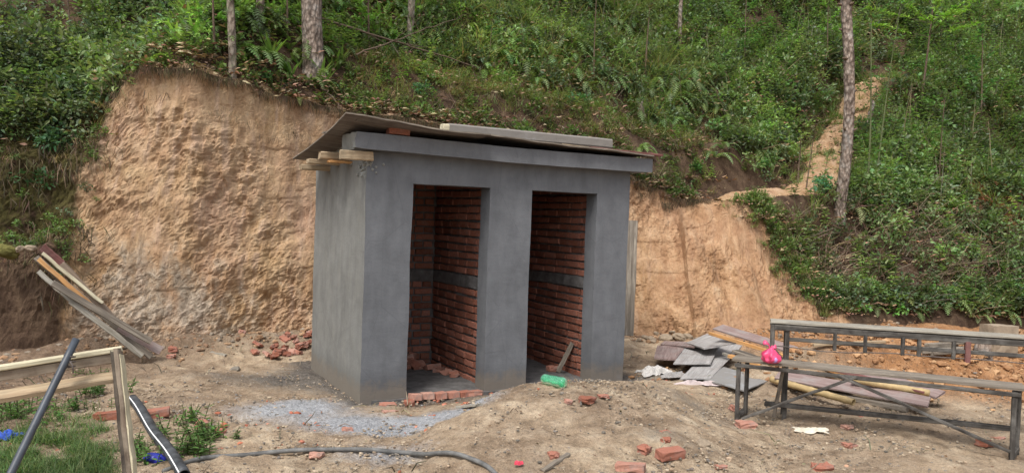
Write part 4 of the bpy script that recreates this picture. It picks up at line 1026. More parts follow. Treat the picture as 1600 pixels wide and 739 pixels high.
# ------------------------------------------------------------------ loose bricks
NBR = [((1047, 715), .4, (1.0, 1, 1), "whole salmon brick lying flat at the bottom right of centre"),
       ((1166, 668), .2, (.85, 1.2, .9), "chunky broken brick below the near bench's left foot"),
       ((985, 735), -.3, (1.0, 1, .8), "brick cut off by the bottom edge right of centre"),
       ((1285, 735), .1, (.75, 1, .8), "brick cut off by the bottom edge under the paper scrap"),
       ((1007, 707), .9, (.42, .8, .8), "small brick bit left of the whole salmon brick"),
       ((1039, 677), .3, (.42, .8, .3), "thin flat brick chip above the whole salmon brick"),
       ((1041, 692), 1.3, (.35, .7, .6), "tiny brick crumb just above the whole salmon brick"),
       ((1127, 730), .1, (.45, .6, .25), "thin pink brick sliver between the two bottom edge bricks"),
       ((1148, 641), .3, (.4, .9, .7), "brick bit right beside the near bench's left leg"),
       ((1336, 651), -.2, (.7, .7, .4), "flat brick piece on the ground under the near bench middle"),
       ((1324, 669), .5, (.4, .9, .5), "small brick piece in front of the near bench middle"),
       ((1327, 698), .2, (.5, .9, .5), "pinkish brick piece alone on bare ground below the near bench"),
       ((1537, 697), .7, (.6, 1, .9), "brick stub beneath the right brace of the near bench"),
       ((1560, 687), .2, (.5, .6, .4), "thin brick piece near the right leg of the near bench"),
       ((738, 619), .4, (.9, 1, .9), "pale pink brick lying apart at the right end of the doorway threshold"),
       ((640, 633), .3, (.5, .9, .8), "brick bit below the left end of the doorway threshold"),
       ((610, 645), .6, (.7, .7, .4), "flat red brick chip at the foot of the left front pier"),
       ((606, 634), .2, (.8, .7, .4), "dark red brick piece close against the left front pier"),
       ((918, 628), .8, (.6, 1, .7), "orange brick piece right of the green bottle"),
       ((888, 630), .3, (.3, .6, .5), "small brick crumb just under the green bottle's end"),
       ((943, 620), .1, (.5, .7, .3), "flat pinkish brick chip furthest right of the green bottle"),
       ((865, 716), .2, (.4, .9, .7), "brick bit beside the short wooden stick at bottom centre"),
       ((863, 571 + 2), .4, (.6, 1, 1.), "brick stub standing on the floor inside the second doorway"),
       ((866, 596), .2, (.9, .8, .4), "flat brick half buried at the sill of the second doorway"),
       ((170, 654), .1, (1.1, 1, .9), "brick half hidden behind the peeling post of the left table"),
       ((245, 650), .35, (1.0, 1.1, 1.), "brick lying just right of the peeling post beside the black pipe"),
       ((316, 667), .2, (.45, 1, .8), "small brick piece left of the cement spill"),
       ((345, 676), .5, (.4, .7, .5), "flat brick crumb right of the weeds by the black pipe"),
       ((495, 715), .2, (.55, .9, .6), "brick piece half under the hose"),
       ((543, 674), .3, (.45, .6, .5), "brick chip on the cement spill in front of the building's left corner"),
       ((270, 549), .4, (.5, .9, .8), "red brick bit near the foot of the leaning boards, upper of two"),
       ((268, 559), .1, (.5, .9, .6), "red brick bit near the foot of the leaning boards, lower of two"),
       ((379, 517), .5, (.4, .8, .8), "single brick bit high at the foot of the dug face left of the building")]
for i, ((px, py), rz, sc_, lb) in enumerate(NBR):
    p = gp(px, py); p[2] = float(G(p[0], p[1])) + .03 * sc_[2]
    if px in (863,): p = onz(px, 573, .07)
    if px == 863: p[2] = .05
    loose_brick("brick", p, rz, lb, "loose bricks and brick pieces about the yard", (random.uniform(-.12, .12), random.uniform(-.12, .12)), sc_, broken=sc_[0] < .9, seed=i, mat="brick2" if i % 3 else "brick")
HB = "broken bricks heaped at the foot of the dug face left of the building"
hr = random.Random(5)
for i in range(24):
    px = hr.triangular(395, 482, 440); py = hr.uniform(534, 562) - (6 if px > 440 else 0)
    if i > 19: px, py = [(480, 527), (478, 542), (486, 524), (474, 545)][i - 20]
    p = gp(px, py); p[2] += hr.uniform(.015, .06)
    loose_brick("brick", p, hr.uniform(0, 3), "broken red brick piece in the heap between the dug face and the building", HB, (hr.uniform(-.5, .5), hr.uniform(-.5, .5)), (hr.uniform(.3, .75), .9, hr.uniform(.4, .85)), broken=True, seed=100 + i, mat="brick2" if i % 4 else "brick")
IB = "bricks tumbled in the back corner inside the first doorway"
for i, (u, v, z, s) in enumerate([(.98, 1.4, .04, 1), (1.05, 1.32, .05, 1), (1.02, 1.36, .12, .9), (1.12, 1.3, .04, .8), (.9, 1.3, .04, 1), (.95, 1.35, .11, 1), (1.2, 1.15, .04, .9), (1.22, 1.0, .035, .7), (1.24, .85, .03, .6), (.86, 1.2, .04, 1), (1.26, .7, .03, .5)]):
    loose_brick("brick", W(u, v, z), hr.uniform(0, 3), "red brick tumbled on the floor in the back corner inside the first doorway", IB, (hr.uniform(-.4, .4), hr.uniform(-.5, .5)), (s, 1, 1), broken=s < .85, seed=200 + i, mat="brick2")
tag(plank("prop_stick", W(2.44, .5, .03), W(2.57, .42, .36), .05, .025, M["grey"], up=(0, -1, 0)), "short grey stick leaning on the wall inside the second doorway", "stick")
tag(plank("wood_stick", gp(848, 737) + [0, 0, .01], gp(888, 713) + [0, 0, .02], .035, .018, M["grey"]), "short grey wooden stick lying at the bottom centre", "stick")
tag(plank("wood_offcut", gp(717, 637) + [0, 0, .01], gp(748, 635) + [0, 0, .015], .07, .02, M["top"]), "flat pale wood offcut on the ground in front of the threshold bricks", "board")
tag(plank("wood_offcut", gp(330, 552) + [0, 0, .015], gp(353, 557) + [0, 0, .015], .06, .02, M["top"]), "small pale wood chip on the dirt left of the brick heap", "board")
rock("cement_clod", gp(367, 577), (.06, .05, .03), "lump of grey hardened cement on the dirt left of the building", "clod", "rough", 40)
rock("cement_clod", gp(405, 616), (.05, .045, .015), "flat dark cement crust on the edge of the grey spill", "clod", "rough", 41)
rock("earth_clod", gp(1099, 694), (.07, .055, .035), "brown lump of earth right of the small brick chips", "clod", "rock", 43)
# ------- things behind the berm on the right
SG = "firewood billets stacked behind the soil berm"
for i, (px, py, dx2) in enumerate([(1440, 552, 26), (1448, 546, 30), (1462, 556, 24), (1478, 550, 24), (1470, 541, 22), (1455, 560, 26)]):
    p = gp(px, py + 4); p[2] += .05 + .02 * (i % 3); tag(plank("firewood_billet", p, p + np.array([.28, .05 * (i % 2), .02]), .07, .05, M["grey"]), "split brown firewood billet in the small stack behind the soil berm", "firewood", SG)
tag(plank("split_bamboo", gp(1270, 553) + [0, 0, .1], gp(1382, 545) + [0, 0, .08], .05, .03, M["pale"]), "pale yellow split bamboo lying along the top of the soil berm", "bamboo pole")
q = gp(1568, 556); bm = bmesh.new(); box_bm(bm, q + np.array([0, .1, .16]), (.15, .02, 0), (-.02, .10, 0), (0, 0, .17)); bmesh.ops.subdivide_edges(bm, edges=list(bm.edges), cuts=3, use_grid_fill=True)
for v in bm.verts: v.co += Vector((random.uniform(-.006, .006), random.uniform(-.006, .006), random.uniform(-.006, .006)))
tag(bmobj("stone_block", bm, M["rock"], None), "squared pale stone block behind the far table at the right edge", "stone")
q = gp(1545, 556); V, F = tube([q + np.array([0, .05, -.05]), q + np.array([0, .05, .1]), q + np.array([.01, .05, .24])], [.13, .09, .085], 12, True, .12, 4)
npmesh_o = tube_obj("tree_stump", [q + np.array([-.03, .05, -.05]), q + np.array([-.03, .05, .08]), q + np.array([-.02, .05, .22])], [.14, .09, .08], M["bark"], None, 12, .12, 4)
tag(npmesh_o, "small dark tree stump left of the stone block at the right edge", "stump")
print("objects done")

# ------------------------------------------------------------------ vegetation
from mathutils.bvhtree import BVHTree
hf = grid_faces(len(hx), len(t_) + len(s_)); cen = HV.reshape(-1, 3)[hf[:, 0]]
HV[..., 1] = Yh; HV[..., 2] = Zh
ok = (np.abs(cen[:, 0] - 2) < 16) & (cen[:, 1] < 34)
# thin the grid for ray casts
_sub = HV[::2, ::2]; _sx = hx[::2]
bvh = BVHTree.FromPolygons([tuple(p) for p in _sub.reshape(-1, 3)], [tuple(int(i) for i in q) for q in grid_faces(_sub.shape[1], _sub.shape[0])])
def surf(x, y, z0=40.):
    h = bvh.ray_cast(Vector((x, y, z0)), Vector((0, 0, -1))); return h[0], h[1]
def vec(*a): return np.array(a, float)
# ---- leaf shapes: arrays of quads; each builder returns V (n,3), F (m,4), C (n,3)
class LB:
    def __init__(s): s.V = []; s.F = []; s.C = []; s.n = 0
    def add(s, V, F, C):
        V = np.asarray(V, float); s.V.append(V); s.F.append(np.asarray(F) + s.n); s.C.append(np.broadcast_to(C, (len(V), 3))); s.n += len(V)
    def leaf(s, p, d, up, L, Wd, col, fold=.25, droop=.15):
        d = d / (np.linalg.norm(d) + 1e-9); sd = np.cross(d, up); sd /= np.linalg.norm(sd) + 1e-9; n = np.cross(sd, d)
        h = Wd / 2
        P = [p, p + d * L * .35 + sd * h - n * 0 + n * fold * h, p + d * L * .72 + sd * h * .72 + n * (fold * h * .7 - droop * L * .4), p + d * L - n * droop * L,
             p + d * L * .72 - sd * h * .72 + n * (fold * h * .7 - droop * L * .4), p + d * L * .35 - sd * h + n * fold * h]
        s.add(P, [(0, 1, 2, 3), (0, 3, 4, 5)], col)
    def blade(s, p, d, L, Wd, col, bend=.5, seg=3):
        d = d / np.linalg.norm(d); hz = np.array([d[0], d[1], 0]); hn = np.linalg.norm(hz); hz = hz / hn if hn > 1e-6 else vec(1, 0, 0)
        sd = np.cross(d, vec(0, 0, 1)); sd = sd / (np.linalg.norm(sd) + 1e-9); q = p; V = []
        for i in range(seg + 1):
            w_ = Wd * (1 - (i / seg) ** 1.6) * .5 + .0006; V += [q - sd * w_, q + sd * w_]
            dd = d + hz * bend * (i + 1) / seg - vec(0, 0, 1) * bend * ((i + 1) / seg) ** 1.5; dd /= np.linalg.norm(dd); q = q + dd * L / seg
        s.add(V, [(2 * i, 2 * i + 1, 2 * i + 3, 2 * i + 2) for i in range(seg)], col)
    def stem(s, pts, r, col):
        V, F = tube(pts, r, 3, False); s.add(V, F, col)
    def get(s): return np.concatenate(s.V), np.concatenate(s.F), np.concatenate(s.C)
R = np.random.default_rng(11)
def jcol(c, v=.22, h=.12):
    k = 1.2 + R.uniform(-v, v); g = np.array(c, float); q = R.random() ** 2 * .45; g = g * (1 - q) + g.mean() * np.array([1.15, 1.2, .7]) * q; return np.clip(g * k * (1 + R.uniform(-h, h, 3)), 0, 1)
def udir(el0=-.2, el1=1.): 
    a = R.uniform(0, 2 * math.pi); z = R.uniform(el0, el1); r = math.sqrt(max(0, 1 - z * z)); return vec(r * math.cos(a), r * math.sin(a), z)
def upj(k=.35): u = vec(R.normal(0, k), R.normal(0, k), 1.); return u / np.linalg.norm(u)
GREEN, BRIGHT, BLUE, YEL, DARK = (.15, .205, .085), (.215, .33, .09), (.14, .195, .12), (.25, .28, .11), (.085, .125, .06)
DEAD, STRAW, RUST = (.19, .105, .07), (.3, .235, .13), (.2, .075, .035)
def P_herb(col, h=.4, ns=3, L=.095, Wd=.042, n=7):
    b = LB()
    for _ in range(ns):
        d0 = vec(R.normal(0, .22), R.normal(0, .22), 1); p = vec(R.normal(0, .03), R.normal(0, .03), 0); hh = h * R.uniform(.6, 1.1); pts = [p + d0 * hh * t + vec(0, 0, 0) for t in (0, .5, 1.)]
        b.stem(pts, .003, jcol((.10, .11, .045))); a = R.uniform(0, 6)
        for i in range(n):
            t = .18 + .82 * i / n; a += 2.1; q = p + d0 * hh * t
            for sg in (0, math.pi):
                d = vec(math.cos(a + sg), math.sin(a + sg), R.uniform(-.05, .6)); k = (1.1 - .45 * t) * R.uniform(.7, 1.2)
                b.leaf(q, d, upj(.2), L * k, Wd * k, jcol(col), .25, R.uniform(0, .3))
    return b.get()
def P_bush(col, r=.3, n=130, L=.06, Wd=.032, tall=1.):
    b = LB(); cl = [udir(.1, 1) * vec(r, r, r * tall) * R.uniform(.35, .95) + vec(0, 0, r * .3) for _ in range(9)]
    for c in cl: b.stem([vec(0, 0, 0), c * vec(.4, .4, .55), c], .004, jcol((.12, .09, .06)))
    for _ in range(n):
        c = cl[R.integers(len(cl))]; o = udir(-1, 1) * r * .42 * R.uniform(.2, 1.) ; q = c + o
        d = o / np.linalg.norm(o) * .8 + udir(-.3, .6) * .7; b.leaf(q, d, upj(.45), L * R.uniform(.6, 1.25), Wd * R.uniform(.6, 1.25), jcol(col), .2, R.uniform(0, .3))
    return b.get()
def P_fern(col, L=.45, nf=7, pin=13, w_=.07):
    b = LB()
    for f in range(nf):
        a = f * 2 * math.pi / nf + R.uniform(-.3, .3); el = R.uniform(.5, 1.2); l = L * R.uniform(.7, 1.1); c = jcol(col); q = vec(0, 0, 0); d = vec(math.cos(a) * math.cos(el), math.sin(a) * math.cos(el), math.sin(el)); pts = [q]
        sd = vec(-math.sin(a), math.cos(a), 0)
        for i in range(pin):
            t = i / pin; d = d - vec(0, 0, 1) * .14 * (1 + t); d /= np.linalg.norm(d); q = q + d * l / pin; pts.append(q)
            ww = w_ * math.sin(math.pi * min(1, .18 + t * .86)) ** .7 * 1.0
            for sg in (-1, 1):
                e = sd * sg + d * .45; e /= np.linalg.norm(e); tip = q + e * ww - vec(0, 0, ww * .25); k = l / pin * .42
                b.add([q - d * k, q + d * k, tip + d * k * .4, tip - d * k * .2], [(0, 1, 2, 3)], c * R.uniform(.85, 1.15))
        b.stem([pts[0], pts[len(pts) // 2], pts[-1]], .0025, jcol((.1, .12, .04)))
    return b.get()
def P_grass(col, L=.28, n=26, w_=.007, col2=None, spread=.06, mix_=.25):
    b = LB()
    for _ in range(n):
        d = vec(R.normal(0, .38), R.normal(0, .38), 1); c = jcol(col2 if (col2 is not None and R.random() < mix_) else col)
        b.blade(vec(R.normal(0, spread), R.normal(0, spread), -.01), d, L * R.uniform(.5, 1.15), w_ * R.uniform(.6, 1.3), c, R.uniform(.2, 1.1))
    return b.get()
def P_strap(col, L=.34, n=9, w_=.045):
    b = LB()
    for i in range(n):
        a = i * 2.4; d = vec(math.cos(a) * .35, math.sin(a) * .35, 1)
        q = vec(0, 0, 0); c = jcol(col); l = L * R.uniform(.6, 1.1); dd = d / np.linalg.norm(d); sd = np.cross(dd, vec(0, 0, 1)); sd /= np.linalg.norm(sd); V = []
        for k in range(6):
            t = k / 5; w2 = w_ * (.35 + .65 * math.sin(math.pi * min(1, t * .9 + .1))) * (.5 if k % 2 else .42) + (.0 if k < 5 else -.01); V += [q - sd * max(w2, .002), q + sd * max(w2, .002)]
            dd = dd + vec(math.cos(a), math.sin(a), -.5) * .10; dd /= np.linalg.norm(dd); q = q + dd * l / 5
        b.add(V, [(2 * k, 2 * k + 1, 2 * k + 3, 2 * k + 2) for k in range(5)], c)
    return b.get()
def P_litter(n=14, r=.16, L=.07):
    b = LB()
    for _ in range(n):
        a = R.uniform(0, 6.3); d = vec(math.cos(a), math.sin(a), R.uniform(-.15, .35)); p = vec(R.normal(0, r), R.normal(0, r), R.uniform(0, .025))
        c = jcol([DEAD, (.25, .145, .10), (.12, .07, .048), (.26, .2, .12)][R.integers(4)], .35); b.leaf(p, d, upj(.5), L * R.uniform(.5, 1.3), L * .45 * R.uniform(.6, 1.2), c, R.uniform(-.5, .8), R.uniform(-.2, .4))
    return b.get()
def P_twigs(n=5, L=.5):
    b = LB()
    for _ in range(n):
        a = R.uniform(0, 6.3); p = vec(R.normal(0, .1), R.normal(0, .1), 0); d = vec(math.cos(a), math.sin(a), R.uniform(.1, 1.6)); d /= np.linalg.norm(d); l = L * R.uniform(.4, 1.)
        b.stem([p, p + d * l * .5 + vec(0, 0, .02), p + d * l + vec(R.normal(0, .05), R.normal(0, .05), 0)], [.005, .004, .0015], jcol((.17, .13, .095), .35))
    return b.get()
def P_tall():
    b = LB()
    for _ in range(2):
        p = vec(R.normal(0, .1), R.normal(0, .1), 0); h = R.uniform(.6, 1.2); q = p + vec(R.normal(0, .12), R.normal(0, .12), h)
        b.stem([p, (p + q) / 2 + vec(R.normal(0, .03), 0, 0), q], [.006, .005, .002], jcol([(.2, .17, .12), (.12, .13, .07)][R.integers(2)], .3))
    return b.get()
def P_hang(n=12, L=.22):
    b = LB()
    for _ in range(n):
        p = vec(R.normal(0, .12), R.normal(0, .03), R.uniform(-.03, .04)); q = p + vec(R.normal(0, .03), R.uniform(-.08, -.02), 0); l = L * R.uniform(.3, 1.2)
        e = q + vec(R.normal(0, .04), R.normal(0, .02), -l); c = jcol([(.08, .055, .038), (.11, .075, .05), (.17, .12, .075), (.06, .06, .025)][R.integers(4)], .3)
        s_ = vec(R.uniform(.002, .005), 0, 0); m_ = (q + e) / 2 + vec(R.normal(0, .02), -.01, 0); b.add([p - s_, p + s_, q + s_, q - s_, m_ + s_, m_ - s_, e + s_ * .3, e - s_ * .3], [(0, 1, 2, 3), (3, 2, 4, 5), (5, 4, 6, 7)], c)
    return b.get()
PR = {}
def mk(nm, fn, k=4): PR[nm] = [fn() for _ in range(k)]
mk("herb", lambda: P_herb(GREEN)); mk("herbb", lambda: P_herb(BRIGHT, .42, 3, .105, .042)); mk("herbt", lambda: P_herb((.13, .23, .07), .8, 2, .10, .045, 12))
mk("blue", lambda: P_bush(BLUE, .26, 80, .07, .045)); mk("bush", lambda: P_bush(GREEN, .3, 85, .085, .042)); mk("bushb", lambda: P_bush((.19, .3, .09), .26, 75, .09, .045)); mk("bushd", lambda: P_bush(DARK, .3, 75, .08, .04))
mk("round", lambda: P_bush((.16, .26, .11), .3, 65, .09, .075)); mk("low", lambda: P_bush((.12, .19, .055), .13, 50, .045, .028, .7))
mk("fern", lambda: P_fern((.19, .27, .09))); mk("fernd", lambda: P_fern((.12, .185, .07), .5)); mk("fernr", lambda: P_fern(RUST, .45)); mk("fernb", lambda: P_fern((.17, .28, .075), .4, 6, 12, .06))
mk("grass", lambda: P_grass((.15, .2, .06), .26, 28, .007, STRAW)); mk("grassy", lambda: P_grass((.22, .24, .08), .22, 26, .006, STRAW, .07, .35)); mk("grassl", lambda: P_grass((.18, .25, .09), .5, 24, .012, STRAW, .05, .12)); mk("straw", lambda: P_grass(STRAW, .24, 18, .005, DEAD, .08, .4))
mk("tall", lambda: P_tall(), 5); mk("strap", lambda: P_strap((.19, .32, .075))); mk("litter", P_litter, 6); mk("twigs", P_twigs, 6); mk("hang", P_hang, 6)
def scatter(kind, P, name, sc=(.7, 1.3), tilt=.15, mat="leaf", ups=None, cvar=.3):
    """join instances of the prototypes of one kind at points P"""
    P = np.asarray(P, float); k = len(P)
    if not k: return None
    vs = R.integers(len(PR[kind]), size=k); outV, outF, outC, n0 = [], [], [], 0
    for v in range(len(PR[kind])):
        Q = P[vs == v]; m_ = len(Q)
        if not m_: continue
        V, F, C = PR[kind][v]; a = R.uniform(0, 2 * math.pi, m_); s = R.uniform(sc[0], sc[1], m_)
        if kind == "hang": a = R.uniform(-.5, .5, m_) + .4
        ca, sa = np.cos(a), np.sin(a); X_ = V[:, 0][None] * ca[:, None] - V[:, 1][None] * sa[:, None]; Y_ = V[:, 0][None] * sa[:, None] + V[:, 1][None] * ca[:, None]; Z_ = np.broadcast_to(V[:, 2], (m_, len(V)))
        tx, ty = R.normal(0, tilt, m_)[:, None], (R.normal(0, tilt, m_) - .12)[:, None]
        W_ = np.stack([X_ + tx * Z_, Y_ + ty * Z_, Z_], -1) * s[:, None, None] + Q[:, None, :]
        outV.append(W_.reshape(-1, 3)); outF.append((F[None] + (np.arange(m_) * len(V))[:, None, None]).reshape(-1, 4) + n0)
        pk = (1 + .38 * fbm(Q[:, 0] * .8, Q[:, 1] * .8, 6., 3))[:, None, None]
        cc = C[None] * pk * (1 + R.uniform(-cvar, cvar, (m_, 1, 1))) * (1 + R.uniform(-.07, .07, (m_, 1, 3))); outC.append(np.clip(cc, 0, 1).reshape(-1, 3)); n0 += m_ * len(V)
    return np.concatenate(outV), np.concatenate(outF), np.concatenate(outC)
class Acc:
    def __init__(s): s.V, s.F, s.C, s.n = [], [], [], 0
    def add(s, r):
        if r is None: return
        V, F, C = r; s.V.append(V); s.F.append(F + s.n); s.C.append(C); s.n += len(V)
    def build(s, name, mat, **k):
        o = npmesh(name, np.concatenate(s.V), np.concatenate(s.F), mat, None, False, np.concatenate(s.C)); print(name, sum(len(f) for f in s.F)); return tag(o, **k)
# candidate points on the slope, inside the field of view and a margin round it
NC = 76000
cx_ = R.uniform(-11, 17.5, NC); cs_ = R.uniform(-1.8, 17, NC) 
cy_ = yc(cx_) + cs_
pts = []; 
for x, y, s in zip(cx_, cy_, cs_):
    h = surf(x, y)
    if h[0] is None: continue
    pts.append((x, y, h[0].z, s, h[1].z))
pts = np.array(pts); pp = topix(pts[:, :3]); pdm, _ = pathz(pts[:, 0], pts[:, 1])
a_, b_ = yf(pts[:, 0]), yc(pts[:, 0]); tt = (pts[:, 1] - a_) / (b_ - a_)
vb = 3.5 + (1 - np.clip(tt, 0, 1)) * 1.55 + .3 * fbm(pts[:, 2] * 2.2, pts[:, 0] * .8, 5., 4, .7) - .25 * (R.random(len(pts)) < .35)
ongrow = (pts[:, 3] > .04) | ((pts[:, 0] > vb) & (tt > .03)) | ((pts[:, 0] < -5.0) & (tt > .92))
# the spur below the path stays bare
below = np.zeros(len(pts), bool)
for c in topix(PATHC): below |= (np.abs(pp[:, 0] - c[0]) < 16) & (pp[:, 1] > c[1]) & (pp[:, 1] < c[1] + (34 if c[0] < 1265 else 20))
bare = ((pp[:, 0] < 135) & (pp[:, 1] < 75) & (R.random(len(pts)) < .75)) | ((pp[:, 0] > 1335) & (pp[:, 0] < 1420) & (pp[:, 1] > 62) & (pp[:, 1] < 122) & (R.random(len(pts)) < .85))
S0_ = pts[:, 3]
gap = (fbm(pts[:, 0] * 1.6, pts[:, 1] * 1.6, 21., 3) > .42) & (pts[:, 3] > .6) & (R.random(len(pts)) < .85)
keep = ongrow & ~gap & ~bare & ~(below & (R.random(len(pts)) < .93)) & ~((pts[:, 0] > 2.9) & (pts[:, 0] < 4.3) & (S0_ < .5)) & (pdm > .66 + .15 * vn(pts[:, 0] * 3, pts[:, 1] * 3)) & (pp[:, 0] > -430) & (pp[:, 0] < 1730) & (pp[:, 1] > -330)
pts, pp, pdm = pts[keep], pp[keep], pdm[keep]
print("plant points", len(pts))
px, py, S_ = pp[:, 0], pp[:, 1], pts[:, 3]
Xw = pts[:, 0]
dens = R.random(len(pts)); pat = .5 + .5 * fbm(Xw * .9, pts[:, 1] * .9, 3., 3); pat2 = .5 + .5 * fbm(Xw * 1.4, pts[:, 1] * 1.4, 13., 3)
UG, GR, FE, LI = Acc(), Acc(), Acc(), Acc()
zl = (Xw < -4.75)                                   # dark overgrown corner at the left
rim = (S_ < .45) & (Xw > -4.9) & (Xw < 3.2)           # edge of the dug face
zg_ = (S_ < 2.2) & (Xw > -2.6) & (Xw < 3.6) & ~rim    # grassy strip above the roof
zr = Xw > 3.9                                     # overgrown bank on the right
zm = ~(zl | rim | zg_ | zr)
brown = zr & (S_ < .2) & (Xw < 7.5)
def sel(m, p, pt=None, lo=0, hi=1): 
    q = m & (R.random(len(pts)) < p)
    if pt is not None: q &= (pt > lo) & (pt < hi)
    return pts[q][:, :3]
def put(acc, kind, m, p, sc=(.7, 1.3), pt=None, lo=0, hi=1, **k): acc.add(scatter(kind, sel(m, p, pt, lo, hi), kind, sc, **k))
# left corner
put(UG, "blue", zl, .34, (.6, 1.1)); put(UG, "bush", zl, .10); put(UG, "herb", zl, .14); put(FE, "fern", zl, .06); put(UG, "herbb", zl, .05); put(UG, "bushd", zl, .1); put(LI, "litter", zl, .15)
# rim of the cut
put(LI, "litter", rim, .75, (.7, 1.2)); put(UG, "low", rim, .42, (.7, 1.4)); put(LI, "litter", rim, .5, (.8, 1.3)); put(GR, "straw", rim, .06, (.4, .8)); put(GR, "grass", rim, .08, (.4, .8)); put(UG, "herb", rim, .07, (.5, .8)); put(LI, "twigs", rim, .2, (.5, 1)); put(FE, "fernb", rim & (Xw < -2), .03, (.5, .9))
# grass strip
put(GR, "grassy", zg_, .34, (.6, 1.1)); put(GR, "grass", zg_, .22, (.6, 1.1)); put(GR, "straw", zg_, .16, (.6, 1.)); put(LI, "litter", zg_, .28); put(UG, "low", zg_, .14); put(UG, "herb", zg_, .05, (.5, .9)); put(UG, "herbb", zg_, .025, (.5, .9)); put(LI, "twigs", zg_, .04)
# middle hillside
L_ = Xw < -1.8
put(GR, "strap", zm & L_ & (S_ < 3.5), .14, (.6, 1.2)); put(FE, "fernb", zm & L_, .08); put(UG, "herbb", zm & L_, .08); put(UG, "bushb", zm & L_, .04, (.6, 1.)); put(LI, "litter", zm & L_, .35); put(UG, "bush", zm & L_ & (S_ > 1.6), .10); put(FE, "fernd", zm & L_, .12)
mm = zm & ~L_
put(FE, "fern", mm, .13, pt=pat, lo=.35); put(FE, "fernd", mm, .16, (.8, 1.4), pt=pat, hi=.6); put(UG, "bush", mm, .07, pt=pat2, lo=.5); put(UG, "bushb", mm, .035, (.6, 1.1), pt=pat, lo=.5); put(UG, "blue", mm, .03); put(UG, "herb", mm, .10); put(UG, "herbb", mm, .05, pt=pat2, lo=.5)
put(GR, "grassl", mm, .24, (.7, 1.3)); put(GR, "grassy", mm, .14, pt=pat2, hi=.5); put(LI, "litter", mm, .35, (.8, 1.4)); put(LI, "twigs", mm, .05, (.6, 1.5)); put(UG, "bushd", mm, .06)
# right bank
lowr = zr & (py > 330) & (py < 470)
zz = zr & ~lowr
put(UG, "round", zz, .075, (.6, 1.1)); put(UG, "bush", zz, .11, (.7, 1.2)); put(UG, "bushb", zz, .07, (.6, 1.1), pt=pat, lo=.45); put(UG, "herb", zz, .18); put(UG, "herbt", zz, .09, (.7, 1.3)); put(LI, "tall", zz, .014, (.5, 1.2)); put(LI, "tall", mm, .01, (.5, 1.1)); put(UG, "herbt", mm, .03, (.6, 1.1)); put(GR, "grassl", zz, .08, (.7, 1.3)); put(UG, "blue", zz, .08); put(UG, "bushd", zz, .08); put(LI, "litter", zz, .35, (.8, 1.4)); put(LI, "twigs", zz, .06, (.6, 1.6)); put(FE, "fern", zz, .05)
put(UG, "herb", lowr, .12, pt=pat, lo=.4); put(UG, "bush", lowr, .06, pt=pat2, lo=.45); put(UG, "bushd", lowr, .08, (.6, 1.)); put(LI, "litter", lowr, .45, (.7, 1.2)); put(LI, "twigs", lowr, .25, (.7, 1.6)); put(GR, "straw", lowr, .12); put(UG, "herbb", lowr, .04); put(GR, "grassl", lowr & (Xw < 5.2), .1, (.5, .9)); put(UG, "round", lowr & (Xw > 7.2), .08, (.5, .9))
edge = zr & (py > 455); put(UG, "bushb", edge, .16, (.5, .9)); put(UG, "round", edge, .10, (.5, .8))
rusty = (px > 1490) & (py > 225) & (py < 330) | (px > 1560) & (py > 300) & (py < 350); put(FE, "fernr", zr & rusty, .3, (.7, 1.1))
# along the path and the top of the bare spur
cand = []
for _ in range(700):
    p = PATHC[R.integers(34, len(PATHC))]; a = R.uniform(0, 6.3); d = R.uniform(.5, .75); x, y = p[0] + d * math.cos(a), p[1] + d * math.sin(a); h = surf(x, y)
    if h[0] is not None and (x > 3.9 or y > float(yc(x)) + .1): cand.append((x, y, h[0].z))
ed_ = []
for _ in range(520):
    t = R.uniform(.05, .86); x = 3.5 + (1 - t) * 1.55 + R.normal(-.05, .16); a, b = float(yf(x)), float(yc(x)); y = a + (b - a) * t; h = surf(x, y)
    if h[0] is not None: ed_.append((x, y - .05, h[0].z))
ed_ = np.array(ed_); GR.add(scatter("grass", ed_[:160], "g", (.35, .8))); UG.add(scatter("low", ed_[160:300], "g", (.5, 1.1))); LI.add(scatter("litter", ed_[300:400], "g", (.6, 1.))); UG.add(scatter("herb", ed_[400:460], "g", (.35, .7))); LI.add(scatter("hang", ed_[460:], "g", (.6, 1.2)))
cand = np.array(cand); GR.add(scatter("grass", cand[:260], "g", (.4, .8))); GR.add(scatter("grassl", cand[260:420], "g", (.4, .8))); UG.add(scatter("low", cand[420:560], "g", (.6, 1.1))); LI.add(scatter("litter", cand[560:], "l"))
# hanging roots and straw along the rim
hp = []
for _ in range(480):
    x = R.uniform(-4.9, 3.3); y = float(yc(x)) + R.uniform(.0, .1); h = surf(x, y)
    if h[0] is not None: hp.append((x, y - .09, h[0].z - .02))
LI.add(scatter("hang", hp, "hang", (.25, .7)))
cl = []
for _ in range(500):    # moss tufts, sprigs and dead leaves on the old dark bank at the left
    x = R.uniform(-7.5, -4.85); a, b = float(yf(x)), float(yc(x)); y = a + (b - a) * R.uniform(.15, 1.); h = surf(x, y)
    if h[0] is not None: cl.append((x, y - .05, h[0].z))
yl = f_pts = []
for _ in range(420):
    x, y = R.uniform(-5, 6.5), R.uniform(4, 11)
    if y < float(yf(x)) - .1: yl.append((x, y, float(G(x, y)) + .01))
PR["bit"] = [P_litter(2, .12, .035) for _ in range(5)]; PR["twiglet"] = [P_twigs(2, .16) for _ in range(5)]
yl = np.array([p for p in yl if not ((lambda u, v: -.1 < u < BW + .1 and -.1 < v < BDEP + .1)(*buv(p[0], p[1])))])
LI.add(scatter("bit", yl[::2], "b", (.7, 1.4))); LI.add(scatter("twiglet", yl[1::2], "t", (.5, 1.2), tilt=.0))
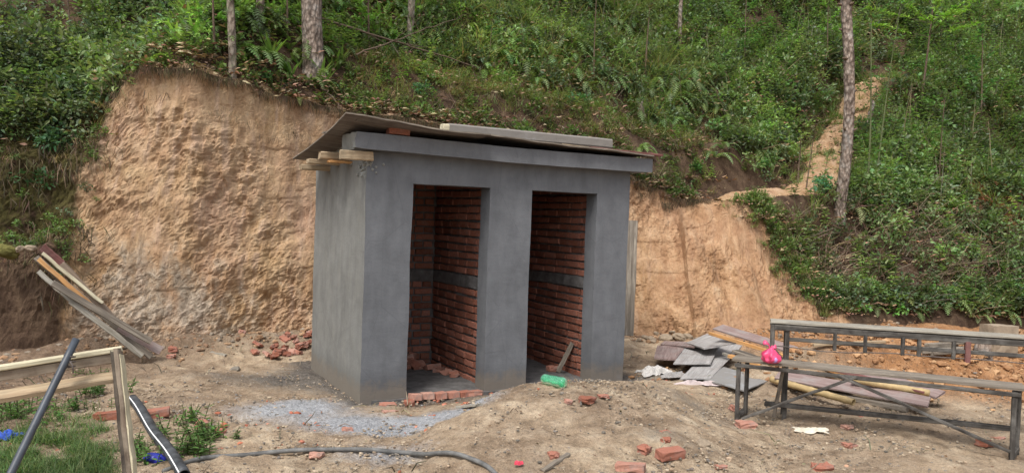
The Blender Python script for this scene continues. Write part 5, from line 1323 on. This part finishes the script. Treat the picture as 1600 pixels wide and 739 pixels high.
cl = np.array(cl); UG.add(scatter("low", cl[:150], "l", (.4, .9))); LI.add(scatter("hang", cl[150:330], "l", (.6, 1.2))); UG.add(scatter("blue", cl[330:345], "l", (.3, .5))); GR.add(scatter("straw", cl[370:], "l", (.4, .8)))
# foreground grass and weeds at the left
fg = []
for _ in range(1150):
    q = vec(R.normal(85, 62), R.normal(712, 30)); 
    if q[0] > 178 + R.normal(0, 12) or q[1] < 640: continue
    p = onz(q[0], min(q[1], 800), 0.); 
    if float(vn(p[0] * 5, p[1] * 5, 3.)) > -.25: fg.append((p[0], p[1], float(G(p[0], p[1]))))
PR["lawn"] = [P_grass((.065, .125, .035), .14, 22, .005, (.16, .2, .07), .05, .2) for _ in range(4)]
GR.add(scatter("lawn", fg, "g", (.5, 1.), cvar=.25))
wd_ = []
for (qx, qy, n_, sx, sy) in [(300, 702, 14, 16, 12), (330, 690, 8, 16, 6), (150, 612, 12, 24, 8), (228, 712, 6, 10, 8), (90, 640, 10, 40, 10), (30, 655, 10, 25, 8), (290, 660, 3, 8, 4)]:
    for _ in range(n_):
        p = gp(qx + R.normal(0, sx), qy + R.normal(0, sy)); wd_.append((p[0], p[1], float(G(p[0], p[1]))))
PR["weed"] = [P_herb((.09, .19, .045), .14, 4, .05, .022, 4) for _ in range(4)]
UG.add(scatter("weed", wd_, "w", (.7, 1.2)))
UG.build("undergrowth", M["leaf"], label="dense leafy bushes and herbs covering the hillside above the dug face", cat="undergrowth", kind="stuff")
GR.build("grass", M["leaf"], label="tufts of green and straw coloured grass on the slope and front left ground", cat="grass", kind="stuff")
FE.build("ferns", M["leaf"], label="arching ferns growing through the hillside undergrowth", cat="ferns", kind="stuff")
LI.build("leaf_litter", M["dead"], label="fallen dead leaves, twigs and hanging roots on the slope and rim", cat="leaf litter", kind="stuff")

# ------------------------------------------------------------------ trees, saplings, shrubs one can tell apart
def trunk_obj(root, base, h, r0, r1, mat, lean=(0, 0), seed=0, wob=.06, n=18, name="trunk", lump=.09, seg=60):
    r = np.random.default_rng(seed); V = []
    ph = r.uniform(0, 6, 4)
    for i in range(seg + 1):
        t = i / seg; z = h * t; c = base + vec(lean[0] * z + wob * math.sin(z * 1.1 + ph[0]), lean[1] * z + wob * math.sin(z * .9 + ph[1]), z - .15)
        rad = (r0 + (r1 - r0) * t) * (1 + .35 * math.exp(-z / .18))
        for k in range(n):
            a = k * 2 * math.pi / n; q = rad * (1 + lump * float(fbm(math.cos(a) * 2.2 + seed, math.sin(a) * 2.2, z * 2.4, 3))); V.append(c + vec(math.cos(a) * q, math.sin(a) * q, 0))
    F = [(i * n + k, i * n + (k + 1) % n, (i + 1) * n + (k + 1) % n, (i + 1) * n + k) for i in range(seg) for k in range(n)]
    o = npmesh(name, V, F, M[mat], root, True)
    return lambda z: base + vec(lean[0] * z + wob * math.sin(z * 1.1 + ph[0]), lean[1] * z + wob * math.sin(z * .9 + ph[1]), z - .15)
def crown_obj(root, cen, rad, n, col, L=.09, Wd=.035, name="crown", lobes=14):
    b = LB(); lob = [cen(R.random()) + udir(-.5, 1) * rad * R.uniform(.2, .9) for _ in range(lobes)]
    for _ in range(n):
        c = lob[R.integers(lobes)]; o = udir(-1, 1) * np.mean(rad) * .36 * R.uniform(.15, 1.) ** .6; b.leaf(c + o, o / np.linalg.norm(o) + udir(-.6, .5) * .8, upj(.5), L * R.uniform(.6, 1.3), Wd * R.uniform(.7, 1.3), jcol(col, .25), .2, .2)
    V, F, C = b.get(); npmesh(name, V, F, M["leaf"], root, False, C)
def ground_at(px, py):
    r = ray(px, py); h = bvh.ray_cast(Vector(CAM), Vector(r).normalized()); return np.array(h[0]) if h[0] is not None else hit(px, py)
def tree(px, py, h, r0, r1, mat, label, lean=(0, 0), seed=0, crown=True, group=None, first=3.4, n=2600, col=GREEN, name="tree"):
    b = ground_at(px, py); t = thing(name, b, label, "tree", group)
    at = trunk_obj(t, b, h, r0, r1, mat, lean, seed)
    r = random.Random(seed)
    for i in range(6):
        z = first + (h - first) * (i + .3) / 6; a = r.uniform(0, 6.3); l = r.uniform(.8, 1.5) * (1 - .1 * i); p = at(z); e = p + vec(math.cos(a) * l, math.sin(a) * l, l * r.uniform(.2, .6))
        tube_obj("limb", [p, (p + e) / 2 + vec(0, 0, .08), e], [r1 * .5, r1 * .3, .008], M[mat], t, 7, .08, seed + i)
    if r1 > .065 and h > 8:
        for i in range(9):
            z = .6 + i * .52 + r.uniform(-.1, .1); p = at(z)
            for k in range(r.choice((1, 2, 3))):
                a = r.uniform(2.6, 6.8); d = vec(math.cos(a), math.sin(a), .35); q = p + d * r0 * .75
                tube_obj("branch_stub", [q, q + d * .03, q + d * r.uniform(.05, .075)], [.03, .022, .012], M["twig"], t, 6, .2, seed + i)
    if crown: crown_obj(t, lambda q: at(first + .6 + (h - first) * q), vec(1.3, 1.3, .5), n, col)
    return t
tree(490, 110, 7.5, .148, .125, "bark", "thickest pine trunk with flaky grey-brown bark, just left above the roof", (.0, .0), 1, first=4.2)
tree(353, 122, 5.5, .05, .035, "barkp", "slim leaning tree whose lower trunk is pale and green with lichen, above the dug face", (.0, .02), 2, first=3.2, n=1500)
tree(634, 82, 7.0, .062, .05, "barkp", "pale grey slender trunk upslope, right of the thickest pine", (.005, .0), 3, first=4.0)
tree(1314, 338, 9.0, .092, .07, "bark", "tall pine trunk with knobbly grey bark standing beside the foot path at right", (-.012, .0), 4, first=6.6)
tree(487, 46, 6, .06, .05, "bark", "dark thin trunk far up the slope behind ferns, left of the thickest pine", (-.01, 0), 5, first=3.8, n=1200) if False else None
tree(413, 45, 6, .055, .045, "bark", "dark trunk in the shade between the lichen-covered tree and the thickest pine", (.0, 0), 5, first=3.8, n=1200)
tree(1064, 80, 6, .05, .035, "bark", "dark straight trunk in the undergrowth above the roof's right end", (.01, 0), 6, first=3.8, n=1200)
def sapling(px, py, h, r, label, col=BRIGHT, lean=(0, 0), seed=0, n=120, top=.5, mat="twig", L=.085, Wd=.034, group=None, bare=.35, leaf_r=.28):
    b = ground_at(px, py); t = thing("sapling", b, label, "sapling", group); at = trunk_obj(t, b, h, r, r * .4, mat, lean, seed, .035, 8, "stem", .05, 24)
    q = LB(); rr = random.Random(seed); br = []
    for i in range(int(6 + h * 4)):
        z = h * (bare + (1 - bare) * rr.random()); a = rr.uniform(0, 6.3); l = leaf_r * rr.uniform(.5, 1.3); p = at(z + .1); e = p + vec(math.cos(a) * l, math.sin(a) * l, l * rr.uniform(.1, .9)); br.append((p, e)); q.stem([p, e], [r * .3, .002], (.12, .12, .06))
    for _ in range(n):
        p, e = br[rr.randrange(len(br))]; k = rr.uniform(.35, 1.05); c = p + (e - p) * k; q.leaf(c, (e - p) / np.linalg.norm(e - p) * .6 + udir(-.5, .6), upj(.4), L * R.uniform(.6, 1.25), Wd * R.uniform(.7, 1.2), jcol(col), .2, .25)
    V, F, C = q.get(); npmesh("crown", V, F, M["leaf"], t, False, C); return t
sapling(1352, 300, 3.2, .02, "tall thin green stem just right of the tall pine trunk, left one of a pair", (0.102, 0.232, 0.072), (.0, 0), 11, 150, mat="twigg", bare=.15)
sapling(1322 + 40, 285, 3.3, .016, "thin green stem leaning right, right one of the pair beside the tall pine", (0.102, 0.232, 0.072), (.13, 0), 12, 130, mat="twigg", bare=.3)
sapling(1247, 290, 1.1, .018, "young sapling with a bright leafy top, left of the foot path's lower bend", BRIGHT, (.02, 0), 13, 90, bare=.6)
sapling(1262, 300, 1.2, .014, "bare leaning stick-like sapling nearest the foot path's lower bend", GREEN, (.06, 0), 14, 14, bare=.8)
sapling(1009, 135, 1.7, .02, "bent thin sapling rising above the weathered stump", GREEN, (.02, 0), 15, 90, bare=.4)
sapling(929, 140, 2.3, .014, "thin straight dark stem above the roof beam's right end", (0.065, 0.131, 0.051), (0, 0), 16, 110, bare=.2)
sapling(766, 118, 1.0, .012, "small sapling with a leafy top above the middle of the roof beam", (0.087, 0.189, 0.065), (0, 0), 17, 70, bare=.5)
sapling(575, 85, 1.6, .022, "bright green leafy sapling between the thickest pine and the pale slender trunk", (0.189, 0.377, 0.065), (.0, 0), 18, 420, bare=.15, leaf_r=.42)
sapling(335, 90, 1.5, .02, "bright broad-leaved sapling just left of the lichen-covered tree", (0.145, 0.319, 0.065), (-.03, 0), 19, 420, bare=.15, leaf_r=.4)
sapling(445, 60, 1.3, .018, "yellow-green leafy sapling left of the thickest pine's trunk", (0.174, 0.290, 0.065), (0, 0), 20, 300, bare=.2, leaf_r=.36)
sapling(1440, 170, 2.3, .03, "sapling with vivid yellow-green foliage spreading at the top right of the tall pine", (0.217, 0.400, 0.058), (.02, -.05), 21, 1100, bare=.62, leaf_r=.95, L=.10, Wd=.035)
sapling(1292, 110, 1.6, .02, "small sapling with vivid green leaves up the slope, left of the tall pine's top", (0.189, 0.377, 0.065), (0, 0), 22, 260, bare=.5, leaf_r=.4)
sapling(120, 70, 1.6, .015, "dark thin sapling in the shaded top left corner", BLUE, (-.12, 0), 23, 120, bare=.2)
sapling(1160, 120, 1.8, .02, "leafy green sapling in the upper middle right, left of the path", (0.116, 0.246, 0.072), (.02, 0), 24, 380, bare=.15, leaf_r=.45)
sapling(1530, 215, 2.4, .018, "slender sapling with round leaves in the upper right thicket", (0.102, 0.232, 0.080), (0, 0), 25, 260, bare=.2, leaf_r=.4, Wd=.06)
sapling(1468, 300, 1.9, .014, "thin sapling in the right thicket directly above the far table", (0.116, 0.246, 0.072), (.03, 0), 26, 180, bare=.3)
def shrub(px, py, label, col, r=.26, n=240, L=.055, Wd=.034, tall=1., group=None, kind="bush"):
    b = ground_at(px, py); t = thing("shrub", b, label, "shrub", group)
    q = P_bush(col, r, n, L, Wd, tall) if kind == "bush" else P_fern(col, r, 9, 14, .07) if kind == "fern" else P_herb(col, r, 5, L, Wd, 7)
    npmesh("foliage", q[0] + b, q[1], M["leaf"], t, False, q[2])
    st = LB()
    for k in range(4): d = udir(.5, 1) * r * .8; st.stem([vec(0, 0, -.03), d * .5, d], [.007, .005, .002], (0.189, 0.145, 0.102))
    V, F, C = st.get(); npmesh("stem", V + b, F, M["twigg"], t); return t
for a in [(662, 152, "small bluish-green shrub on the grassy strip above the left part of the roof beam", (0.065, 0.174, 0.072), .17, 170),
          (452, 133, "low pale green plant at the rim of the dug face, right of the lichen-covered tree", (0.131, 0.261, 0.087), .12, 110),
          (412, 128, "small round-leaved plant at the rim just right of the lichen-covered tree", (0.087, 0.203, 0.072), .12, 110),
          (790, 130, "bright green shrub in the grass above the middle of the roof beam", (0.123, 0.275, 0.072), .16, 150),
          (905, 170, "dark green shrub upslope from the right end of the roof beam", (0.058, 0.145, 0.051), .24, 260),
          (935, 125, "glossy broad-leaved shrub above the right end of the roof beam", (0.072, 0.189, 0.072), .22, 160, .08, .055),
          (815, 95, "feathery pale green shrub on the mid slope above the roof's middle", (0.116, 0.217, 0.087), .34, 380),
          (1345, 490, "bright green seedling bush at the foot of the bank, above the far table's left part", (0.145, 0.362, 0.072), .15, 120, .06, .045),
          (1402, 492, "second bright green bush at the bank foot, above the middle of the far table", (0.131, 0.334, 0.065), .17, 130, .06, .045),
          (1288, 300, "blue-green large-leaved shrub at the left foot of the tall pine", (0.065, 0.217, 0.109), .22, 130, .09, .06),
          (1510, 470, "leafy shrub at the foot of the right bank", (0.116, 0.290, 0.065), .2, 170, .06, .045),
          (1580, 470, "leafy green shrub at the foot of the bank by the right edge", (0.102, 0.261, 0.065), .22, 180, .06, .045),
          (60, 300, "dark shrub drooping over the old bank at the left edge", (0.051, 0.123, 0.051), .24, 260),
          (90, 240, "bluish broad-leaved shrub hanging over the dark bank at left", (0.072, 0.160, 0.080), .26, 260, .06, .04),
          (110, 150, "mid green shrub in the upper left thicket beside the dug face", (0.087, 0.189, 0.065), .26, 260),
          (1090, 270, "low leafy shrub on the rim right of the roof slab", (0.087, 0.203, 0.058), .16, 160),
          (1190, 265, "leafy green shrub just left of the foot path's bend", (0.102, 0.246, 0.072), .18, 180)]:
    shrub(*a)
shrub(505, 60, "upright bright fern right behind the thickest pine", (0.189, 0.377, 0.072), .5, kind="fern"); shrub(400, 80, "bright strap-like fern left of the thickest pine trunk", (0.174, 0.348, 0.072), .45, kind="fern"); shrub(1130, 200, "large arching fern on the slope above the roof slab's right end", (0.131, 0.261, 0.065), .6, kind="fern"); shrub(1000, 235, "arching pale fern near the rim above the roof slab's right end", (0.174, 0.275, 0.087), .42, kind="fern")
# fallen branches and stumps
def branch(a, b, r, label, dz=.12, seed=0, side=3):
    p, q = ground_at(*a), ground_at(*b); p = p + [0, -.15, dz]; q = q + [0, -.15, dz]; t = thing("fallen_branch", p, label, "branch"); rr = np.random.default_rng(seed); n = 14
    P = [p + (q - p) * k / n + np.append(rr.normal(0, .012, 2), rr.normal(0, .012)) for k in range(n + 1)]; tube_obj("branch_stem", P, list(np.linspace(r, r * .35, n + 1)), M["twig"], t, 7, .1, seed)
    for k in range(side):
        i = 4 + 3 * k; d = (q - p) / np.linalg.norm(q - p) + rr.normal(0, .5, 3); tube_obj("twig", [P[i], P[i] + d * .25, P[i] + d * .5 + [0, 0, .03]], [r * .4, r * .25, r * .1], M["twig"], t, 5, .1, seed + k)
    return t
branch((505, 55), (745, 128), .022, "long thin fallen branch slanting down from the thickest pine to the right", .22, 1)
branch((560, 110), (735, 42), .014, "thin dry branch slanting up to the right behind the slender pale trunk", .2, 2, 2)
branch((505, 142), (540, 180), .016, "short bare stick poking out of the rim behind the roof's left corner", .05, 3, 0)
branch((1330, 375), (1375, 378), .014, "short pale broken stick lying on the right bank below the tall pine", .08, 4, 0)
def stump(px, py, h, r, label, mat="barkp", seed=0, lean=(.0, 0)):
    b = ground_at(px, py); n = 12; P = [b + vec(lean[0] * z, 0, z) for z in np.linspace(-.08, h, 8)]; V, F = tube(P, [r * (1.25 - .5 * k / 7 + .12 * math.sin(k * 2.3 + seed)) for k in range(8)], n, True, .18, seed)
    V[7 * n:8 * n, 2] += np.random.default_rng(seed).uniform(-.04, .07, n); bm = bmesh.new(); vs = [bm.verts.new(v) for v in V]
    for f in F: bm.faces.new([vs[i] for i in dict.fromkeys(f)])
    return tag(bmobj("tree_stump", bm, M[mat], None, False), label, "stump")
stump(1003, 192, .36, .075, "pale weathered broken stump standing in the undergrowth above the slab's right end", seed=2, lean=(-.12, 0))
stump(1357, 192, .42, .05, "dark forked stump with pale foot on the right edge of the upper path", "bark", 5, (.2, 0))
stump(693, 50, .22, .035, "small pale splintered stump high on the slope above the roof", seed=7)
# ------------------------------------------------------------------ pebbles, crumbs and clods on the ground
def pebbles(N, fx, size, cols, name, label, mat="pebble"):
    ico = bmesh.new(); bmesh.ops.create_icosphere(ico, subdivisions=1, radius=1); BV = np.array([v.co[:] for v in ico.verts]); BF = np.array([[v.index for v in f.verts] for f in ico.faces]); ico.free()
    P = fx(N); k = len(P); s = size[0] + (size[1] - size[0]) * R.random(k) ** 3.2
    D3 = R.uniform(.55, 1.25, (k, 1, 3)) * vec(1, 1, .6); jit = 1 + R.uniform(-.22, .22, (k, len(BV), 1)); a = R.uniform(0, 6.3, k)
    V = BV[None] * jit * D3 * s[:, None, None]; ca, sa = np.cos(a)[:, None], np.sin(a)[:, None]; V = np.stack([V[..., 0] * ca - V[..., 1] * sa, V[..., 0] * sa + V[..., 1] * ca, V[..., 2]], -1) + P[:, None, :] + np.array([0, 0, 1]) * (s * .15)[:, None, None]
    F = (BF[None] + (np.arange(k) * len(BV))[:, None, None]).reshape(-1, 3); c = np.array(cols)[R.integers(len(cols), size=k)] * R.uniform(.7, 1.25, (k, 1))
    return tag(npmesh(name, V.reshape(-1, 3), F, M[mat], None, False, np.repeat(c, len(BV), 0)), label, name.replace("_", " "), None, "stuff")
def f_yard(N):
    x = R.uniform(-5.5, 7, N); y = R.uniform(3.7, 11.3, N) ; k = (y < yf(x)) & ((.5 + .5 * fbm(x * 1.3, y * 1.3, 7., 3)) > R.random(N) * .9); x, y = x[k], y[k]; return np.stack([x, y, G(x, y)], 1)
SANDC = [(.3, .22, .15), (.36, .27, .19), (.24, .17, .115), (.2, .18, .16), (.37, .3, .22), (.17, .14, .12)]
pebbles(24000, f_yard, (.003, .022), SANDC, "gravel", "small stones and soil crumbs scattered over the bare yard")
def f_near(N):
    x = R.uniform(-4.5, 5.5, N); y = R.uniform(3.8, 8.2, N) ** 1.0; k = (.5 + .6 * fbm(x * 2.2, y * 2.2, 17., 4)) > R.random(N); x, y = x[k], y[k]; return np.stack([x, y, G(x, y) + .006], 1)
pebbles(34000, f_near, (.004, .018), [(.38, .31, .225), (.33, .26, .185), (.27, .21, .15), (.2, .175, .145), (.14, .125, .105), (.36, .29, .21)], "soil_crumbs", "fine crumbs of dry soil and grit on the near ground")
def f_red(N):
    u = R.normal(0, 1, N) * 1.2 + R.choice([-.6, .9, 3.4], N); v = R.normal(-.35, .5, N); P = BO + u[:, None] * BD + v[:, None] * BN; k = ~((u > -.05) & (u < BW + .05) & (v > -.05)); P = P[k]; P[:, 2] = G(P[:, 0], P[:, 1]); return P
pebbles(420, f_red, (.006, .035), [(.4, .14, .08), (.5, .2, .13), (.3, .1, .06)], "brick_crumbs", "red brick crumbs scattered round the front of the building")
def f_foot(N):
    x = R.uniform(-5.3, 6.5, N); y = yf(x) - np.abs(R.normal(0, .22, N)) + .08; k = ~((x > -2.3) & (x < -1) & (y < 9)); x, y = x[k], y[k]; return np.stack([x, y, G(x, y)], 1)
pebbles(2400, f_foot, (.006, .05), [(.27, .165, .095), (.33, .215, .13), (.2, .125, .08), (.24, .2, .155)], "earth_crumbs", "lumps of earth crumbled from the dug face along its foot")
def f_cem(N):
    P = BO + R.normal(-.7, .7, N)[:, None] * BD + R.normal(.1, .8, N)[:, None] * BN; uu, vv = buv(P[:, 0], P[:, 1]); k = ~((uu > -.06) & (uu < BW + .06) & (vv > -.04)); P = P[k]; P[:, 2] = G(P[:, 0], P[:, 1]); return P
pebbles(1100, f_cem, (.002, .013), [(.16, .16, .165), (.24, .245, .25), (.1, .1, .1), (.3, .3, .3)], "mortar_crumbs", "grey crumbs of dried mortar round the building's left corner")
def f_berm(N):
    x = R.normal(5.1, 1.5, N); y = R.normal(8.8, .35, N); return np.stack([x, y, G(x, y)], 1)
pebbles(2600, f_berm, (.01, .06), [(.36, .2, .1), (.42, .26, .14), (.26, .14, .07), (.3, .17, .09)], "soil_clods", "orange soil clods on the berm behind the near bench")
print("done")
